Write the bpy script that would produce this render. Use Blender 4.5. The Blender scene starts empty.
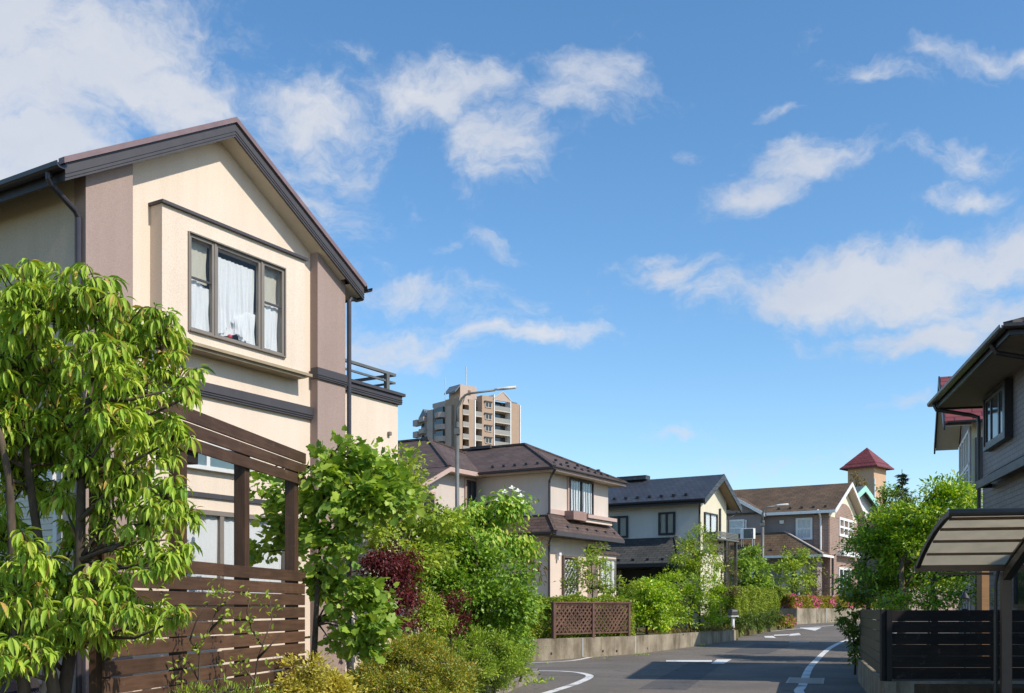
import bpy, bmesh, math, random
import numpy as np
from mathutils import Vector, Matrix

random.seed(7)
RNG = np.random.default_rng(11)
scene = bpy.context.scene
COL = scene.collection
F, CX, HY, CAMH = 1050.0, 512.0, 608.0, 1.4
rad = math.radians

# ------------------------------------------------------------------ places
def zg(x, y):
    t = min(max((y - 28.0) / 34.0, 0.0), 1.0)
    return 0.58 * t
def P(px, py, Y):
    return Vector(((px - CX) / F * Y, Y, CAMH - (py - HY) / F * Y))
def G(px, py):
    Y = 25.0
    for _ in range(40):
        Y = (CAMH - zg(0, Y)) * F / (py - HY)
    return Vector(((px - CX) / F * Y, Y, zg(0, Y)))

# ------------------------------------------------------------------ objects
def put(o, parent=None):
    COL.objects.link(o)
    if parent is not None:
        o.parent = parent
    return o
def tag(o, label=None, cat=None, group=None, kind=None):
    if label: o['label'] = label
    if cat: o['category'] = cat
    if group: o['group'] = group
    if kind: o['kind'] = kind
    return o
def thing(name, label, cat, loc=(0, 0, 0), rot=0.0, group=None):
    o = bpy.data.objects.new(name, None)
    o.empty_display_size = 0.2
    o.location = loc
    o.rotation_euler = (0, 0, rot)
    put(o)
    return tag(o, label, cat, group, 'thing')

class MB:
    def __init__(self):
        self.v, self.f = [], []
    def poly(self, pts):
        b = len(self.v)
        self.v += [tuple(p) for p in pts]
        self.f.append(tuple(range(b, b + len(pts))))
        return self
    def box(self, x0, x1, y0, y1, z0, z1):
        x0, x1 = min(x0, x1), max(x0, x1); y0, y1 = min(y0, y1), max(y0, y1); z0, z1 = min(z0, z1), max(z0, z1)
        b = len(self.v)
        self.v += [(x0, y0, z0), (x1, y0, z0), (x1, y1, z0), (x0, y1, z0), (x0, y0, z1), (x1, y0, z1), (x1, y1, z1), (x0, y1, z1)]
        self.f += [tuple(b + i for i in q) for q in ((3, 2, 1, 0), (4, 5, 6, 7), (0, 1, 5, 4), (1, 2, 6, 5), (2, 3, 7, 6), (3, 0, 4, 7))]
        return self
    def prism(self, pts, vec):
        n = len(pts); b = len(self.v); vec = Vector(vec)
        self.v += [tuple(p) for p in pts] + [tuple(Vector(p) + vec) for p in pts]
        self.f.append(tuple(range(b + n - 1, b - 1, -1)))
        self.f.append(tuple(range(b + n, b + 2 * n)))
        for i in range(n):
            j = (i + 1) % n
            self.f.append((b + i, b + j, b + n + j, b + n + i))
        return self
    def beam(self, a, b_, w, h, up=(0, 0, 1)):
        a, b_ = Vector(a), Vector(b_); d = (b_ - a).normalized(); up = Vector(up)
        s = d.cross(up)
        if s.length < 1e-4: s = d.cross(Vector((1, 0, 0)))
        s.normalize(); t = s.cross(d).normalized()
        q = [a + s * (i * w / 2) + t * (j * h / 2) for i, j in ((-1, -1), (1, -1), (1, 1), (-1, 1))]
        return self.prism(q, b_ - a)
    def tube(self, pts, radii, n=8, caps=True):
        pts = [Vector(p) for p in pts]
        if not hasattr(radii, '__len__'): radii = [radii] * len(pts)
        b = len(self.v)
        prev = None
        for i, p in enumerate(pts):
            d = (pts[min(i + 1, len(pts) - 1)] - pts[max(i - 1, 0)])
            if d.length < 1e-6: d = Vector((0, 0, 1))
            d.normalize()
            if prev is None:
                s = d.orthogonal().normalized()
            else:
                s = prev - d * prev.dot(d)
                s = s.normalized() if s.length > 1e-5 else d.orthogonal().normalized()
            prev = s
            t = d.cross(s)
            for k in range(n):
                a = 2 * math.pi * k / n
                self.v.append(tuple(p + (s * math.cos(a) + t * math.sin(a)) * radii[i]))
        for i in range(len(pts) - 1):
            for k in range(n):
                k2 = (k + 1) % n
                self.f.append((b + i * n + k, b + i * n + k2, b + (i + 1) * n + k2, b + (i + 1) * n + k))
        if caps:
            self.f.append(tuple(b + k for k in range(n - 1, -1, -1)))
            e = b + (len(pts) - 1) * n
            self.f.append(tuple(e + k for k in range(n)))
        return self
    def lathe(self, prof, c=(0, 0, 0), n=20):
        return self.tube([(c[0], c[1], c[2] + z) for r, z in prof], [max(r, 1e-4) for r, z in prof], n)
    def build(self, name, mat, parent=None, smooth=False, bevel=0.0):
        me = bpy.data.meshes.new(name)
        me.from_pydata(self.v, [], self.f)
        bm = bmesh.new(); bm.from_mesh(me)
        bmesh.ops.recalc_face_normals(bm, faces=bm.faces[:])
        uvl = bm.loops.layers.uv.new('uv')
        for f in bm.faces:
            n = f.normal
            t = Vector((0, 0, 1)).cross(n)
            if t.length < 0.05: t = Vector((1, 0, 0))
            t.normalize(); s = n.cross(t)
            for l in f.loops:
                l[uvl].uv = (l.vert.co.dot(t), l.vert.co.dot(s))
            f.smooth = smooth
        bm.to_mesh(me); bm.free()
        if mat: me.materials.append(mat)
        o = bpy.data.objects.new(name, me)
        put(o, parent)
        if bevel:
            m = o.modifiers.new('edge', 'BEVEL'); m.width = bevel; m.segments = 2; m.limit_method = 'ANGLE'
        return o

def build_each(mb, name, mat, parent=None, **kw):
    par = list(range(len(mb.v)))
    def fd(i):
        while par[i] != i:
            par[i] = par[par[i]]; i = par[i]
        return i
    for f in mb.f:
        for k in f[1:]: par[fd(k)] = fd(f[0])
    groups = {}
    for f in mb.f: groups.setdefault(fd(f[0]), []).append(f)
    out = []
    for fs in groups.values():
        m = MB(); idx = {}
        for f in fs:
            for i in f:
                if i not in idx: idx[i] = len(m.v); m.v.append(mb.v[i])
            m.f.append(tuple(idx[i] for i in f))
        out.append(m.build(name, mat, parent, **kw))
    return out
MB.build_each = build_each

# ------------------------------------------------------------------ materials
def newmat(name):
    m = bpy.data.materials.new(name); m.use_nodes = True
    nt = m.node_tree; nt.nodes.clear()
    out = nt.nodes.new('ShaderNodeOutputMaterial')
    return m, nt, out
def nd(nt, typ, **kw):
    n = nt.nodes.new(typ)
    for k, v in kw.items():
        if k.startswith('i_'):
            n.inputs[k[2:].replace('_', ' ')].default_value = v
        else:
            setattr(n, k, v)
    return n
def c4(c): return (c[0], c[1], c[2], 1)
def ramp(nt, stops, interp='LINEAR'):
    r = nt.nodes.new('ShaderNodeValToRGB'); r.color_ramp.interpolation = interp
    e = r.color_ramp.elements
    while len(e) < len(stops): e.new(0.5)
    for i, (p, c) in enumerate(stops):
        e[i].position = p; e[i].color = c4(c)
    return r
def mixc(nt, a, b, fac, mode='MIX'):
    m = nt.nodes.new('ShaderNodeMix'); m.data_type = 'RGBA'; m.blend_type = mode
    for sock, v in ((6, a), (7, b), (0, fac)):
        if isinstance(v, bpy.types.NodeSocket): nt.links.new(v, m.inputs[sock])
        elif sock == 0: m.inputs[0].default_value = v
        else: m.inputs[sock].default_value = c4(v)
    return m.outputs[2]
def coords(nt, kind='Object', scale=(1, 1, 1)):
    t = nt.nodes.new('ShaderNodeTexCoord')
    mp = nt.nodes.new('ShaderNodeMapping'); mp.inputs['Scale'].default_value = scale
    nt.links.new(t.outputs[kind], mp.inputs['Vector'])
    return mp.outputs['Vector']
def noise(nt, vec, scale, detail=4, rough=0.55):
    n = nt.nodes.new('ShaderNodeTexNoise')
    n.inputs['Scale'].default_value = scale; n.inputs['Detail'].default_value = detail; n.inputs['Roughness'].default_value = rough
    nt.links.new(vec, n.inputs['Vector'])
    return n.outputs['Fac']
def bump(nt, h, strength, dist=0.01):
    b = nt.nodes.new('ShaderNodeBump'); b.inputs['Strength'].default_value = strength; b.inputs['Distance'].default_value = dist
    nt.links.new(h, b.inputs['Height'])
    return b.outputs['Normal']
def principled(nt, out, col, rough=0.7, metal=0.0, spec=0.4, normal=None):
    p = nt.nodes.new('ShaderNodeBsdfPrincipled')
    if isinstance(col, bpy.types.NodeSocket): nt.links.new(col, p.inputs['Base Color'])
    else: p.inputs['Base Color'].default_value = c4(col)
    if isinstance(rough, bpy.types.NodeSocket): nt.links.new(rough, p.inputs['Roughness'])
    else: p.inputs['Roughness'].default_value = rough
    p.inputs['Metallic'].default_value = metal
    p.inputs['Specular IOR Level'].default_value = spec
    if normal is not None: nt.links.new(normal, p.inputs['Normal'])
    if out is not None: nt.links.new(p.outputs[0], out.inputs['Surface'])
    return p
def sc(c, k): return tuple(min(1, x * k) for x in c)

def stucco(name, c, grain=90, amp=0.10, b=0.35):
    m, nt, out = newmat(name)
    v = coords(nt)
    n1 = noise(nt, v, grain, 3); n2 = noise(nt, v, 0.7, 5, 0.6)
    vs = coords(nt, 'Object', (5, 5, 0.35)); n3 = noise(nt, vs, 1.0, 4)
    r1 = ramp(nt, [(0.3, sc(c, 1 - amp)), (0.7, sc(c, 1 + amp * 0.7))]); nt.links.new(n1, r1.inputs[0])
    r2 = ramp(nt, [(0.35, (0.86, 0.85, 0.84)), (0.65, (1, 1, 1))]); nt.links.new(n2, r2.inputs[0])
    r3 = ramp(nt, [(0.3, (0.88, 0.87, 0.85)), (0.55, (1, 1, 1))]); nt.links.new(n3, r3.inputs[0])
    cc = mixc(nt, r1.outputs[0], r2.outputs[0], 0.55, 'MULTIPLY')
    cc = mixc(nt, cc, r3.outputs[0], 0.45, 'MULTIPLY')
    principled(nt, out, cc, 0.9, 0, 0.2, bump(nt, n1, b, 0.006))
    return m
def plain(name, c, rough=0.5, metal=0.0, spec=0.4, var=0.12, scale=6):
    m, nt, out = newmat(name)
    v = coords(nt)
    n = noise(nt, v, scale, 5, 0.6)
    r = ramp(nt, [(0.3, sc(c, 1 - var)), (0.7, sc(c, 1 + var))]); nt.links.new(n, r.inputs[0])
    rr = nt.nodes.new('ShaderNodeMapRange'); rr.inputs[3].default_value = max(0.03, rough - 0.1); rr.inputs[4].default_value = min(1, rough + 0.12)
    nt.links.new(n, rr.inputs[0])
    principled(nt, out, r.outputs[0], rr.outputs[0], metal, spec)
    return m
def bricky(name, c1, c2, mortar, w, h, ms=0.006, rough=0.7, offset=0.5, b=0.5, stain=0.3, spec=0.3):
    m, nt, out = newmat(name)
    v = coords(nt, 'UV')
    t = nt.nodes.new('ShaderNodeTexBrick')
    t.offset = offset
    t.inputs['Scale'].default_value = 1.0
    t.inputs['Brick Width'].default_value = w; t.inputs['Row Height'].default_value = h
    t.inputs['Mortar Size'].default_value = ms; t.inputs['Mortar Smooth'].default_value = 0.1
    t.inputs['Color1'].default_value = c4(c1); t.inputs['Color2'].default_value = c4(c2); t.inputs['Mortar'].default_value = c4(mortar)
    nt.links.new(v, t.inputs['Vector'])
    vo = coords(nt)
    n = noise(nt, vo, 1.1, 6, 0.62); n2 = noise(nt, vo, 30, 3)
    r = ramp(nt, [(0.35, (0.62, 0.6, 0.6)), (0.65, (1.1, 1.08, 1.05))]); nt.links.new(n, r.inputs[0])
    cc = mixc(nt, t.outputs['Color'], r.outputs[0], stain, 'MULTIPLY')
    r2 = ramp(nt, [(0.3, (0.85, 0.85, 0.85)), (0.7, (1.1, 1.1, 1.1))]); nt.links.new(n2, r2.inputs[0])
    cc = mixc(nt, cc, r2.outputs[0], 0.5, 'MULTIPLY')
    inv = nd(nt, 'ShaderNodeMath', operation='SUBTRACT'); inv.inputs[0].default_value = 1.0
    nt.links.new(t.outputs['Fac'], inv.inputs[1])
    principled(nt, out, cc, rough, 0, spec, bump(nt, inv.outputs[0], b, 0.012))
    return m
def wood(name, c1, c2, rough=0.6, grain=(1.5, 22, 22)):
    m, nt, out = newmat(name)
    v = coords(nt, 'Object', grain); n = noise(nt, v, 2.0, 6, 0.6)
    v2 = coords(nt); n2 = noise(nt, v2, 2.5, 5)
    r = ramp(nt, [(0.3, c1), (0.7, c2)]); nt.links.new(n, r.inputs[0])
    r2 = ramp(nt, [(0.3, (0.6, 0.6, 0.6)), (0.5, (1, 1, 1)), (0.75, (1.35, 1.3, 1.25))]); nt.links.new(n2, r2.inputs[0])
    cc = mixc(nt, r.outputs[0], r2.outputs[0], 0.7, 'MULTIPLY')
    gi = nt.nodes.new('ShaderNodeNewGeometry'); ri = ramp(nt, [(0.0, (0.68, 0.68, 0.70)), (0.5, (1, 1, 1)), (1.0, (1.3, 1.25, 1.2))]); nt.links.new(gi.outputs['Random Per Island'], ri.inputs[0])
    cc = mixc(nt, cc, ri.outputs[0], 0.9, 'MULTIPLY')
    n3 = noise(nt, coords(nt, 'Object', (1, 1, 1)), 9, 6, 0.7)
    r3 = ramp(nt, [(0.60, (0, 0, 0)), (0.72, (1, 1, 1))]); nt.links.new(n3, r3.inputs[0])
    mf = nd(nt, 'ShaderNodeMath', operation='MULTIPLY'); mf.inputs[1].default_value = 0.3
    nt.links.new(r3.outputs[0], mf.inputs[0])
    cc = mixc(nt, cc, (0.22, 0.17, 0.14), mf.outputs[0])
    principled(nt, out, cc, rough, 0, 0.3, bump(nt, n, 0.3, 0.004))
    return m
def concrete(name, c):
    m, nt, out = newmat(name)
    v = coords(nt); n1 = noise(nt, v, 45, 4); n2 = noise(nt, v, 1.4, 6, 0.65)
    vs = coords(nt, 'Object', (1.6, 1.6, 0.28)); n3 = noise(nt, vs, 1.5, 7, 0.68)
    r1 = ramp(nt, [(0.3, sc(c, 0.85)), (0.7, sc(c, 1.12))]); nt.links.new(n1, r1.inputs[0])
    r2 = ramp(nt, [(0.36, (0.5, 0.47, 0.42)), (0.62, (1.1, 1.08, 1.05))]); nt.links.new(n2, r2.inputs[0])
    r3 = ramp(nt, [(0.36, (0.42, 0.39, 0.34)), (0.56, (1, 1, 1))]); nt.links.new(n3, r3.inputs[0])
    cc = mixc(nt, r1.outputs[0], r2.outputs[0], 0.7, 'MULTIPLY')
    cc = mixc(nt, cc, r3.outputs[0], 0.75, 'MULTIPLY')
    principled(nt, out, cc, 0.9, 0, 0.2, bump(nt, n1, 0.4, 0.006))
    return m
def asphalt(name, c):
    m, nt, out = newmat(name)
    v = coords(nt); n1 = noise(nt, v, 130, 2, 0.7); n2 = noise(nt, v, 0.5, 6, 0.65); n4 = noise(nt, v, 14, 6, 0.8)
    r1 = ramp(nt, [(0.28, sc(c, 0.55)), (0.5, c), (0.72, sc(c, 1.7))]); nt.links.new(n1, r1.inputs[0])
    r2 = ramp(nt, [(0.35, (0.72, 0.72, 0.74)), (0.65, (1.18, 1.16, 1.12))]); nt.links.new(n2, r2.inputs[0])
    r4 = ramp(nt, [(0.32, (0.66, 0.66, 0.66)), (0.68, (1.28, 1.27, 1.25))]); nt.links.new(n4, r4.inputs[0])
    cc = mixc(nt, r1.outputs[0], r2.outputs[0], 0.85, 'MULTIPLY'); cc = mixc(nt, cc, r4.outputs[0], 0.8, 'MULTIPLY')
    vo = nt.nodes.new('ShaderNodeTexVoronoi'); vo.feature = 'DISTANCE_TO_EDGE'; vo.inputs['Scale'].default_value = 0.28
    wv = mixv(nt, v, 0.35); nt.links.new(wv, vo.inputs['Vector'])
    cr = ramp(nt, [(0.0, (0.35, 0.35, 0.35)), (0.012, (1, 1, 1))]); nt.links.new(vo.outputs['Distance'], cr.inputs[0])
    cc = mixc(nt, cc, cr.outputs[0], 0.55, 'MULTIPLY')
    principled(nt, out, cc, 0.85, 0, 0.3, bump(nt, n1, 0.6, 0.006))
    return m
def mixv(nt, v, amt):
    n = nt.nodes.new('ShaderNodeTexNoise'); n.inputs['Scale'].default_value = 1.6; n.inputs['Detail'].default_value = 4
    nt.links.new(v, n.inputs['Vector'])
    a = nd(nt, 'ShaderNodeVectorMath', operation='SCALE'); a.inputs['Scale'].default_value = amt * 4
    nt.links.new(n.outputs['Color'], a.inputs[0])
    b = nd(nt, 'ShaderNodeVectorMath', operation='ADD'); nt.links.new(v, b.inputs[0]); nt.links.new(a.outputs[0], b.inputs[1])
    return b.outputs[0]
def roadpaint(name, c):
    m, nt, out = newmat(name)
    v = coords(nt); n = noise(nt, v, 28, 6, 0.75); n2 = noise(nt, v, 1.3, 5, .6)
    a = nd(nt, 'ShaderNodeMath', operation='ADD'); nt.links.new(n, a.inputs[0]); nt.links.new(n2, a.inputs[1])
    r = ramp(nt, [(0.40, (0.10, 0.10, 0.10)), (0.47, c)]);
    h = nd(nt, 'ShaderNodeMath', operation='MULTIPLY'); h.inputs[1].default_value = 0.5; nt.links.new(a.outputs[0], h.inputs[0])
    nt.links.new(h.outputs[0], r.inputs[0])
    principled(nt, out, r.outputs[0], 0.75, 0, 0.3)
    return m
def leafmat(name, cols, trans=0.35, rough=0.45, spec=0.35):
    m, nt, out = newmat(name)
    g = nt.nodes.new('ShaderNodeNewGeometry')
    n = len(cols)
    r = ramp(nt, [(i / max(1, n - 1), c) for i, c in enumerate(cols)])
    nt.links.new(g.outputs['Random Per Island'], r.inputs[0])
    v = coords(nt); ns = noise(nt, v, 2.2, 4)
    r2 = ramp(nt, [(0.35, (0.75, 0.78, 0.8)), (0.65, (1.15, 1.12, 1.0))]); nt.links.new(ns, r2.inputs[0])
    cc = mixc(nt, r.outputs[0], r2.outputs[0], 0.7, 'MULTIPLY')
    p = principled(nt, None, cc, rough, 0, spec)
    tr = nt.nodes.new('ShaderNodeBsdfTranslucent')
    tc = mixc(nt, cc, (1.25, 1.25, 0.6), 1.0, 'MULTIPLY')
    nt.links.new(tc, tr.inputs['Color'])
    ms = nt.nodes.new('ShaderNodeMixShader'); ms.inputs[0].default_value = trans
    nt.links.new(p.outputs[0], ms.inputs[1]); nt.links.new(tr.outputs[0], ms.inputs[2])
    nt.links.new(ms.outputs[0], out.inputs['Surface'])
    return m
def glassmat(name, tint=(0.975, 0.985, 0.985), refl=0.02):
    m, nt, out = newmat(name)
    fr = nt.nodes.new('ShaderNodeLayerWeight')
    pw = nd(nt, 'ShaderNodeMath', operation='POWER'); pw.inputs[1].default_value = 5.0
    nt.links.new(fr.outputs['Facing'], pw.inputs[0])
    a = nd(nt, 'ShaderNodeMath', operation='ADD', use_clamp=True); a.inputs[1].default_value = refl
    nt.links.new(pw.outputs[0], a.inputs[0])
    t = nt.nodes.new('ShaderNodeBsdfTransparent'); t.inputs[0].default_value = c4(tint)
    gl = nt.nodes.new('ShaderNodeBsdfGlossy'); gl.inputs['Roughness'].default_value = 0.02
    ms = nt.nodes.new('ShaderNodeMixShader')
    nt.links.new(a.outputs[0], ms.inputs[0]); nt.links.new(t.outputs[0], ms.inputs[1]); nt.links.new(gl.outputs[0], ms.inputs[2])
    nt.links.new(ms.outputs[0], out.inputs['Surface'])
    return m
def clothmat(name, c):
    m, nt, out = newmat(name)
    v = coords(nt); n = noise(nt, v, 60, 3)
    r = ramp(nt, [(0.3, sc(c, 0.92)), (0.7, c)]); nt.links.new(n, r.inputs[0])
    d = principled(nt, None, r.outputs[0], 0.9, 0, 0.1)
    t = nt.nodes.new('ShaderNodeBsdfTranslucent'); nt.links.new(r.outputs[0], t.inputs[0])
    ms = nt.nodes.new('ShaderNodeMixShader'); ms.inputs[0].default_value = 0.25
    nt.links.new(d.outputs[0], ms.inputs[1]); nt.links.new(t.outputs[0], ms.inputs[2]); nt.links.new(ms.outputs[0], out.inputs['Surface'])
    return m
def polymat(name, c):
    m, nt, out = newmat(name)
    v = coords(nt); n = noise(nt, v, 5, 5)
    r = ramp(nt, [(0.3, sc(c, 0.88)), (0.7, c)]); nt.links.new(n, r.inputs[0])
    d = principled(nt, None, r.outputs[0], 0.35, 0, 0.4)
    t = nt.nodes.new('ShaderNodeBsdfTranslucent'); nt.links.new(r.outputs[0], t.inputs[0])
    ms = nt.nodes.new('ShaderNodeMixShader'); ms.inputs[0].default_value = 0.72
    nt.links.new(d.outputs[0], ms.inputs[1]); nt.links.new(t.outputs[0], ms.inputs[2]); nt.links.new(ms.outputs[0], out.inputs['Surface'])
    return m

M = dict(
    cream=stucco('cream_stucco', (0.75, 0.625, 0.505), 70, 0.12),
    mauve=stucco('mauve_stucco', (0.36, 0.27, 0.235), 90, 0.14),
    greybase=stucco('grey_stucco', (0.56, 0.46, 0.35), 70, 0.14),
    soffit=plain('soffit_board', (0.55, 0.48, 0.38), 0.8, var=0.05),
    trim=plain('dark_trim', (0.062, 0.057, 0.063), 0.55, var=0.1),
    trim2=plain('black_trim', (0.028, 0.026, 0.03), 0.4, var=0.1),
    gutter=plain('dark_gutter', (0.04, 0.034, 0.04), 0.35, spec=0.5),
    roofcap=plain('mauve_roof_edge', (0.20, 0.135, 0.14), 0.5),
    bronze=plain('bronze_window_frame', (0.21, 0.18, 0.15), 0.45, spec=0.5, var=0.06),
    rooftile_l=bricky('brown_slate_roof', (0.10, 0.075, 0.07), (0.13, 0.095, 0.09), (0.05, 0.04, 0.04), 0.4, 0.2),
    rooftile_m=bricky('brown_shingle_roof', (0.10, 0.067, 0.056), (0.14, 0.097, 0.082), (0.05, 0.035, 0.030), 0.33, 0.15, 0.012, stain=0.5),
    rooftile_n=bricky('slate_blue_roof', (0.048, 0.052, 0.062), (0.068, 0.073, 0.086), (0.024, 0.026, 0.032), 0.25, 0.2, 0.018, rough=0.45, stain=0.4, spec=0.5),
    rooftile_n2=bricky('grey_green_roof', (0.06, 0.06, 0.055), (0.085, 0.083, 0.075), (0.03, 0.03, 0.028), 0.4, 0.22, 0.02, stain=0.5),
    rooftile_o=bricky('tan_brown_roof', (0.12, 0.078, 0.045), (0.16, 0.105, 0.062), (0.05, 0.035, 0.025), 0.45, 0.25, 0.015, stain=0.8),
    roof_red=bricky('red_roof', (0.21, 0.05, 0.05), (0.25, 0.068, 0.066), (0.09, 0.025, 0.025), 0.5, 0.25, 0.02, rough=0.5),
    roof_r=bricky('dark_brown_roof', (0.06, 0.05, 0.05), (0.085, 0.07, 0.07), (0.02, 0.02, 0.02), 0.3, 0.25, 0.02),
    wall_m=stucco('pale_grey_pink_stucco', (0.62, 0.54, 0.48), 60, 0.08),
    pink=plain('pink_trim', (0.50, 0.36, 0.31), 0.7, var=0.06),
    palepeach=stucco('peach_stucco', (0.74, 0.60, 0.50), 60, 0.06),
    wall_n=stucco('white_stucco', (0.66, 0.62, 0.56), 45, 0.10, 0.8),
    yellowcream=stucco('yellow_cream_stucco', (0.70, 0.65, 0.50), 45, 0.08),
    wall_o=stucco('taupe_stucco', (0.30, 0.25, 0.235), 45, 0.08),
    brick_o=bricky('pink_brick', (0.27, 0.17, 0.13), (0.35, 0.22, 0.17), (0.40, 0.33, 0.28), 0.3, 0.1, 0.012),
    aptslab=plain('beige_slab', (0.50, 0.44, 0.38), 0.8, var=0.05),
    white=plain('white_paint', (0.78, 0.77, 0.75), 0.5, var=0.05),
    lightmetal=plain('pale_metal', (0.62, 0.62, 0.6), 0.4, var=0.06),
    tile_r=bricky('grey_wall_tiles', (0.235, 0.205, 0.20), (0.265, 0.23, 0.225), (0.13, 0.115, 0.115), 0.3, 0.105, 0.008, rough=0.5, b=0.6),
    darkglass=plain('dark_window_pane', (0.025, 0.03, 0.035), 0.05, spec=0.8, var=0.02),
    glass=glassmat('window_glass'),
    mirror=plain('sky_reflecting_pane', (.05, .06, .07), .03, spec=1.0, var=.02),
    curtain=clothmat('white_curtain', (0.86, 0.86, 0.87)),
    curtain2=clothmat('beige_curtain', (0.62, 0.58, 0.48)),
    dark=plain('painted_dark', (0.03, 0.028, 0.027), 0.9, var=0.05),  # near-black colour, also stands in for the darkness of rooms and recesses
    wood=wood('brown_stained_wood', (0.066, 0.035, 0.021), (0.115, 0.063, 0.038)),
    woodv=wood('brown_stained_post', (0.066, 0.035, 0.021), (0.115, 0.063, 0.038), grain=(20, 20, 1.2)),
    wood2=wood('lattice_wood', (0.10, 0.055, 0.04), (0.16, 0.09, 0.07)),
    darkwood=wood('dark_board', (0.015, 0.011, 0.009), (0.024, 0.018, 0.014), 0.75),
    brownpost=plain('brown_aluminium', (0.13, 0.085, 0.06), 0.45, spec=0.5),
    blackalu=plain('black_aluminium', (0.018, 0.016, 0.015), 0.6, spec=0.3),
    darkalu=plain('dark_aluminium', (0.05, 0.045, 0.04), 0.4, spec=0.5),
    poly=polymat('translucent_panel', (0.74, 0.69, 0.58)),
    bluepoly=polymat('blue_translucent_panel', (0.42, 0.58, 0.64)),
    concrete=concrete('stained_concrete', (0.34, 0.295, 0.225)),
    asphalt=asphalt('asphalt', (0.165, 0.144, 0.124)),
    paint=roadpaint('road_paint', (0.70, 0.69, 0.66)),
    kerb=concrete('kerb_concrete', (0.34, 0.31, 0.27)),
    soil=concrete('soil', (0.10, 0.075, 0.05)),
    lawn=concrete('dry_grass', (0.16, 0.15, 0.06)),
    bark=wood('bark', (0.05, 0.038, 0.027), (0.12, 0.09, 0.065), 0.9, (9, 9, 2.2)),
    bark2=wood('pale_bark', (0.14, 0.10, 0.07), (0.24, 0.18, 0.13), 0.9, (9, 9, 2.2)),
    pole=plain('lamp_pole_paint', (0.12, 0.122, 0.112), 0.45, spec=0.5),
    tan=stucco('tan_tile', (0.41, 0.30, 0.225), 3, 0.05),
    aptpink=stucco('pinkish_render', (0.48, 0.38, 0.32), 3, 0.05),
    aptgrey=stucco('pale_render', (0.44, 0.38, 0.35), 3, 0.05),
    slateblue=plain('blue_grey_roof', (0.13, 0.16, 0.19), 0.5),
    towerwall=stucco('orange_tan_render', (0.60, 0.40, 0.26), 8, 0.05),
    mint=plain('mint_trim', (0.36, 0.66, 0.56), 0.5, var=0.05),
    carpaint=plain('dark_blue_car_paint', (0.008, 0.018, 0.075), 0.15, spec=0.7, var=0.04),
    tyre=plain('tyre_rubber', (0.02, 0.02, 0.02), 0.8),
    redthing=plain('red_glaze', (0.5, 0.03, 0.04), 0.3),
    petal_w=leafmat('white_petal', [(0.8, 0.8, 0.74), (0.85, 0.85, 0.8)], 0.2),
    petal_p=leafmat('pink_petal', [(0.80, 0.14, 0.32), (0.85, 0.28, 0.45), (0.75, 0.10, 0.26)], 0.2),
)
SKY_STRENGTH, EXPOSURE = 0.15, 0.42
# ------------------------------------------------------------------ foliage
DIAMOND = (np.array([[0, 0, 0], [.45, .5, .10], [1, 0, -.12], [.45, -.5, .10]], float), [(0, 1, 2), (0, 2, 3)])
OVAL = (np.array([[0, 0, 0], [.25, .42, .08], [.65, .40, .03], [1, 0, -.15], [.65, -.40, .03], [.25, -.42, .08]], float), [(0, 1, 2, 3), (0, 3, 4, 5)])
def long_leaf(drop):
    rows = [(0.0, .06), (.25, .75), (.5, 1.0), (.75, .75), (1.0, .04)]
    v = []
    for t, w in rows:
        z = -drop * t * t; x = t * (1 - 0.18 * drop * t)
        v += [[x, .5 * w, z + .10 * w], [x, 0, z], [x, -.5 * w, z + .10 * w]]
    f = []
    for i in range(4):
        a = i * 3
        f += [(a, a + 1, a + 4, a + 3), (a + 1, a + 2, a + 5, a + 4)]
    return (np.array(v, float), f)
LONG = long_leaf(0.45)
def lobed():
    pts = [(0, 0), (-.10, .22), (.00, .44), (.22, .50), (.36, .38), (.52, .46), (.70, .38), (.76, .20), (.98, .06), (.98, -.06), (.76, -.20), (.70, -.38), (.52, -.46), (.36, -.38), (.22, -.50), (.00, -.44), (-.10, -.22)]
    v = [[.35, 0, -.05]] + [[x, y, .06 * abs(y) * 2 - .14 * x * x] for x, y in pts]
    n = len(pts)
    return (np.array(v, float), [(0, 1 + i, 1 + (i + 1) % n) for i in range(n)])
LOBED = lobed()
PETAL4 = (np.array([[0, 0, 0], [.5, .5, .05], [1.1, .12, .12], [.55, -.45, .05]], float), [(0, 1, 2, 3)])

def norm(a):
    return a / np.maximum(np.linalg.norm(a, axis=1, keepdims=True), 1e-6)
def leaf_mesh(name, tmpl, pos, axis, up, length, width, mat, parent=None, smooth=True):
    T, faces = tmpl
    n = len(pos)
    a = norm(axis); b = norm(np.cross(up, a)); c = np.cross(a, b)
    L = length[:, None, None]; W = width[:, None, None]
    V = pos[:, None, :] + L * T[None, :, 0, None] * a[:, None, :] + W * T[None, :, 1, None] * b[:, None, :] + L * T[None, :, 2, None] * c[:, None, :]
    V = V.reshape(-1, 3); k = len(T)
    idx, starts, tot, s = [], [], [], 0
    for f in faces:
        starts.append(s); tot.append(len(f)); idx += list(f); s += len(f)
    idx = np.array(idx); per = len(idx)
    loops = (np.arange(n)[:, None] * k + idx[None, :]).reshape(-1)
    st = (np.arange(n)[:, None] * per + np.array(starts)[None, :]).reshape(-1)
    me = bpy.data.meshes.new(name)
    me.vertices.add(len(V)); me.vertices.foreach_set('co', V.astype(np.float32).reshape(-1))
    me.loops.add(len(loops)); me.loops.foreach_set('vertex_index', loops.astype(np.int32))
    me.polygons.add(len(st)); me.polygons.foreach_set('loop_start', st.astype(np.int32))
    me.update(calc_edges=True); me.validate()
    if not smooth: me.shade_flat()
    me.materials.append(mat)
    o = bpy.data.objects.new(name, me)
    return put(o, parent)

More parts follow.
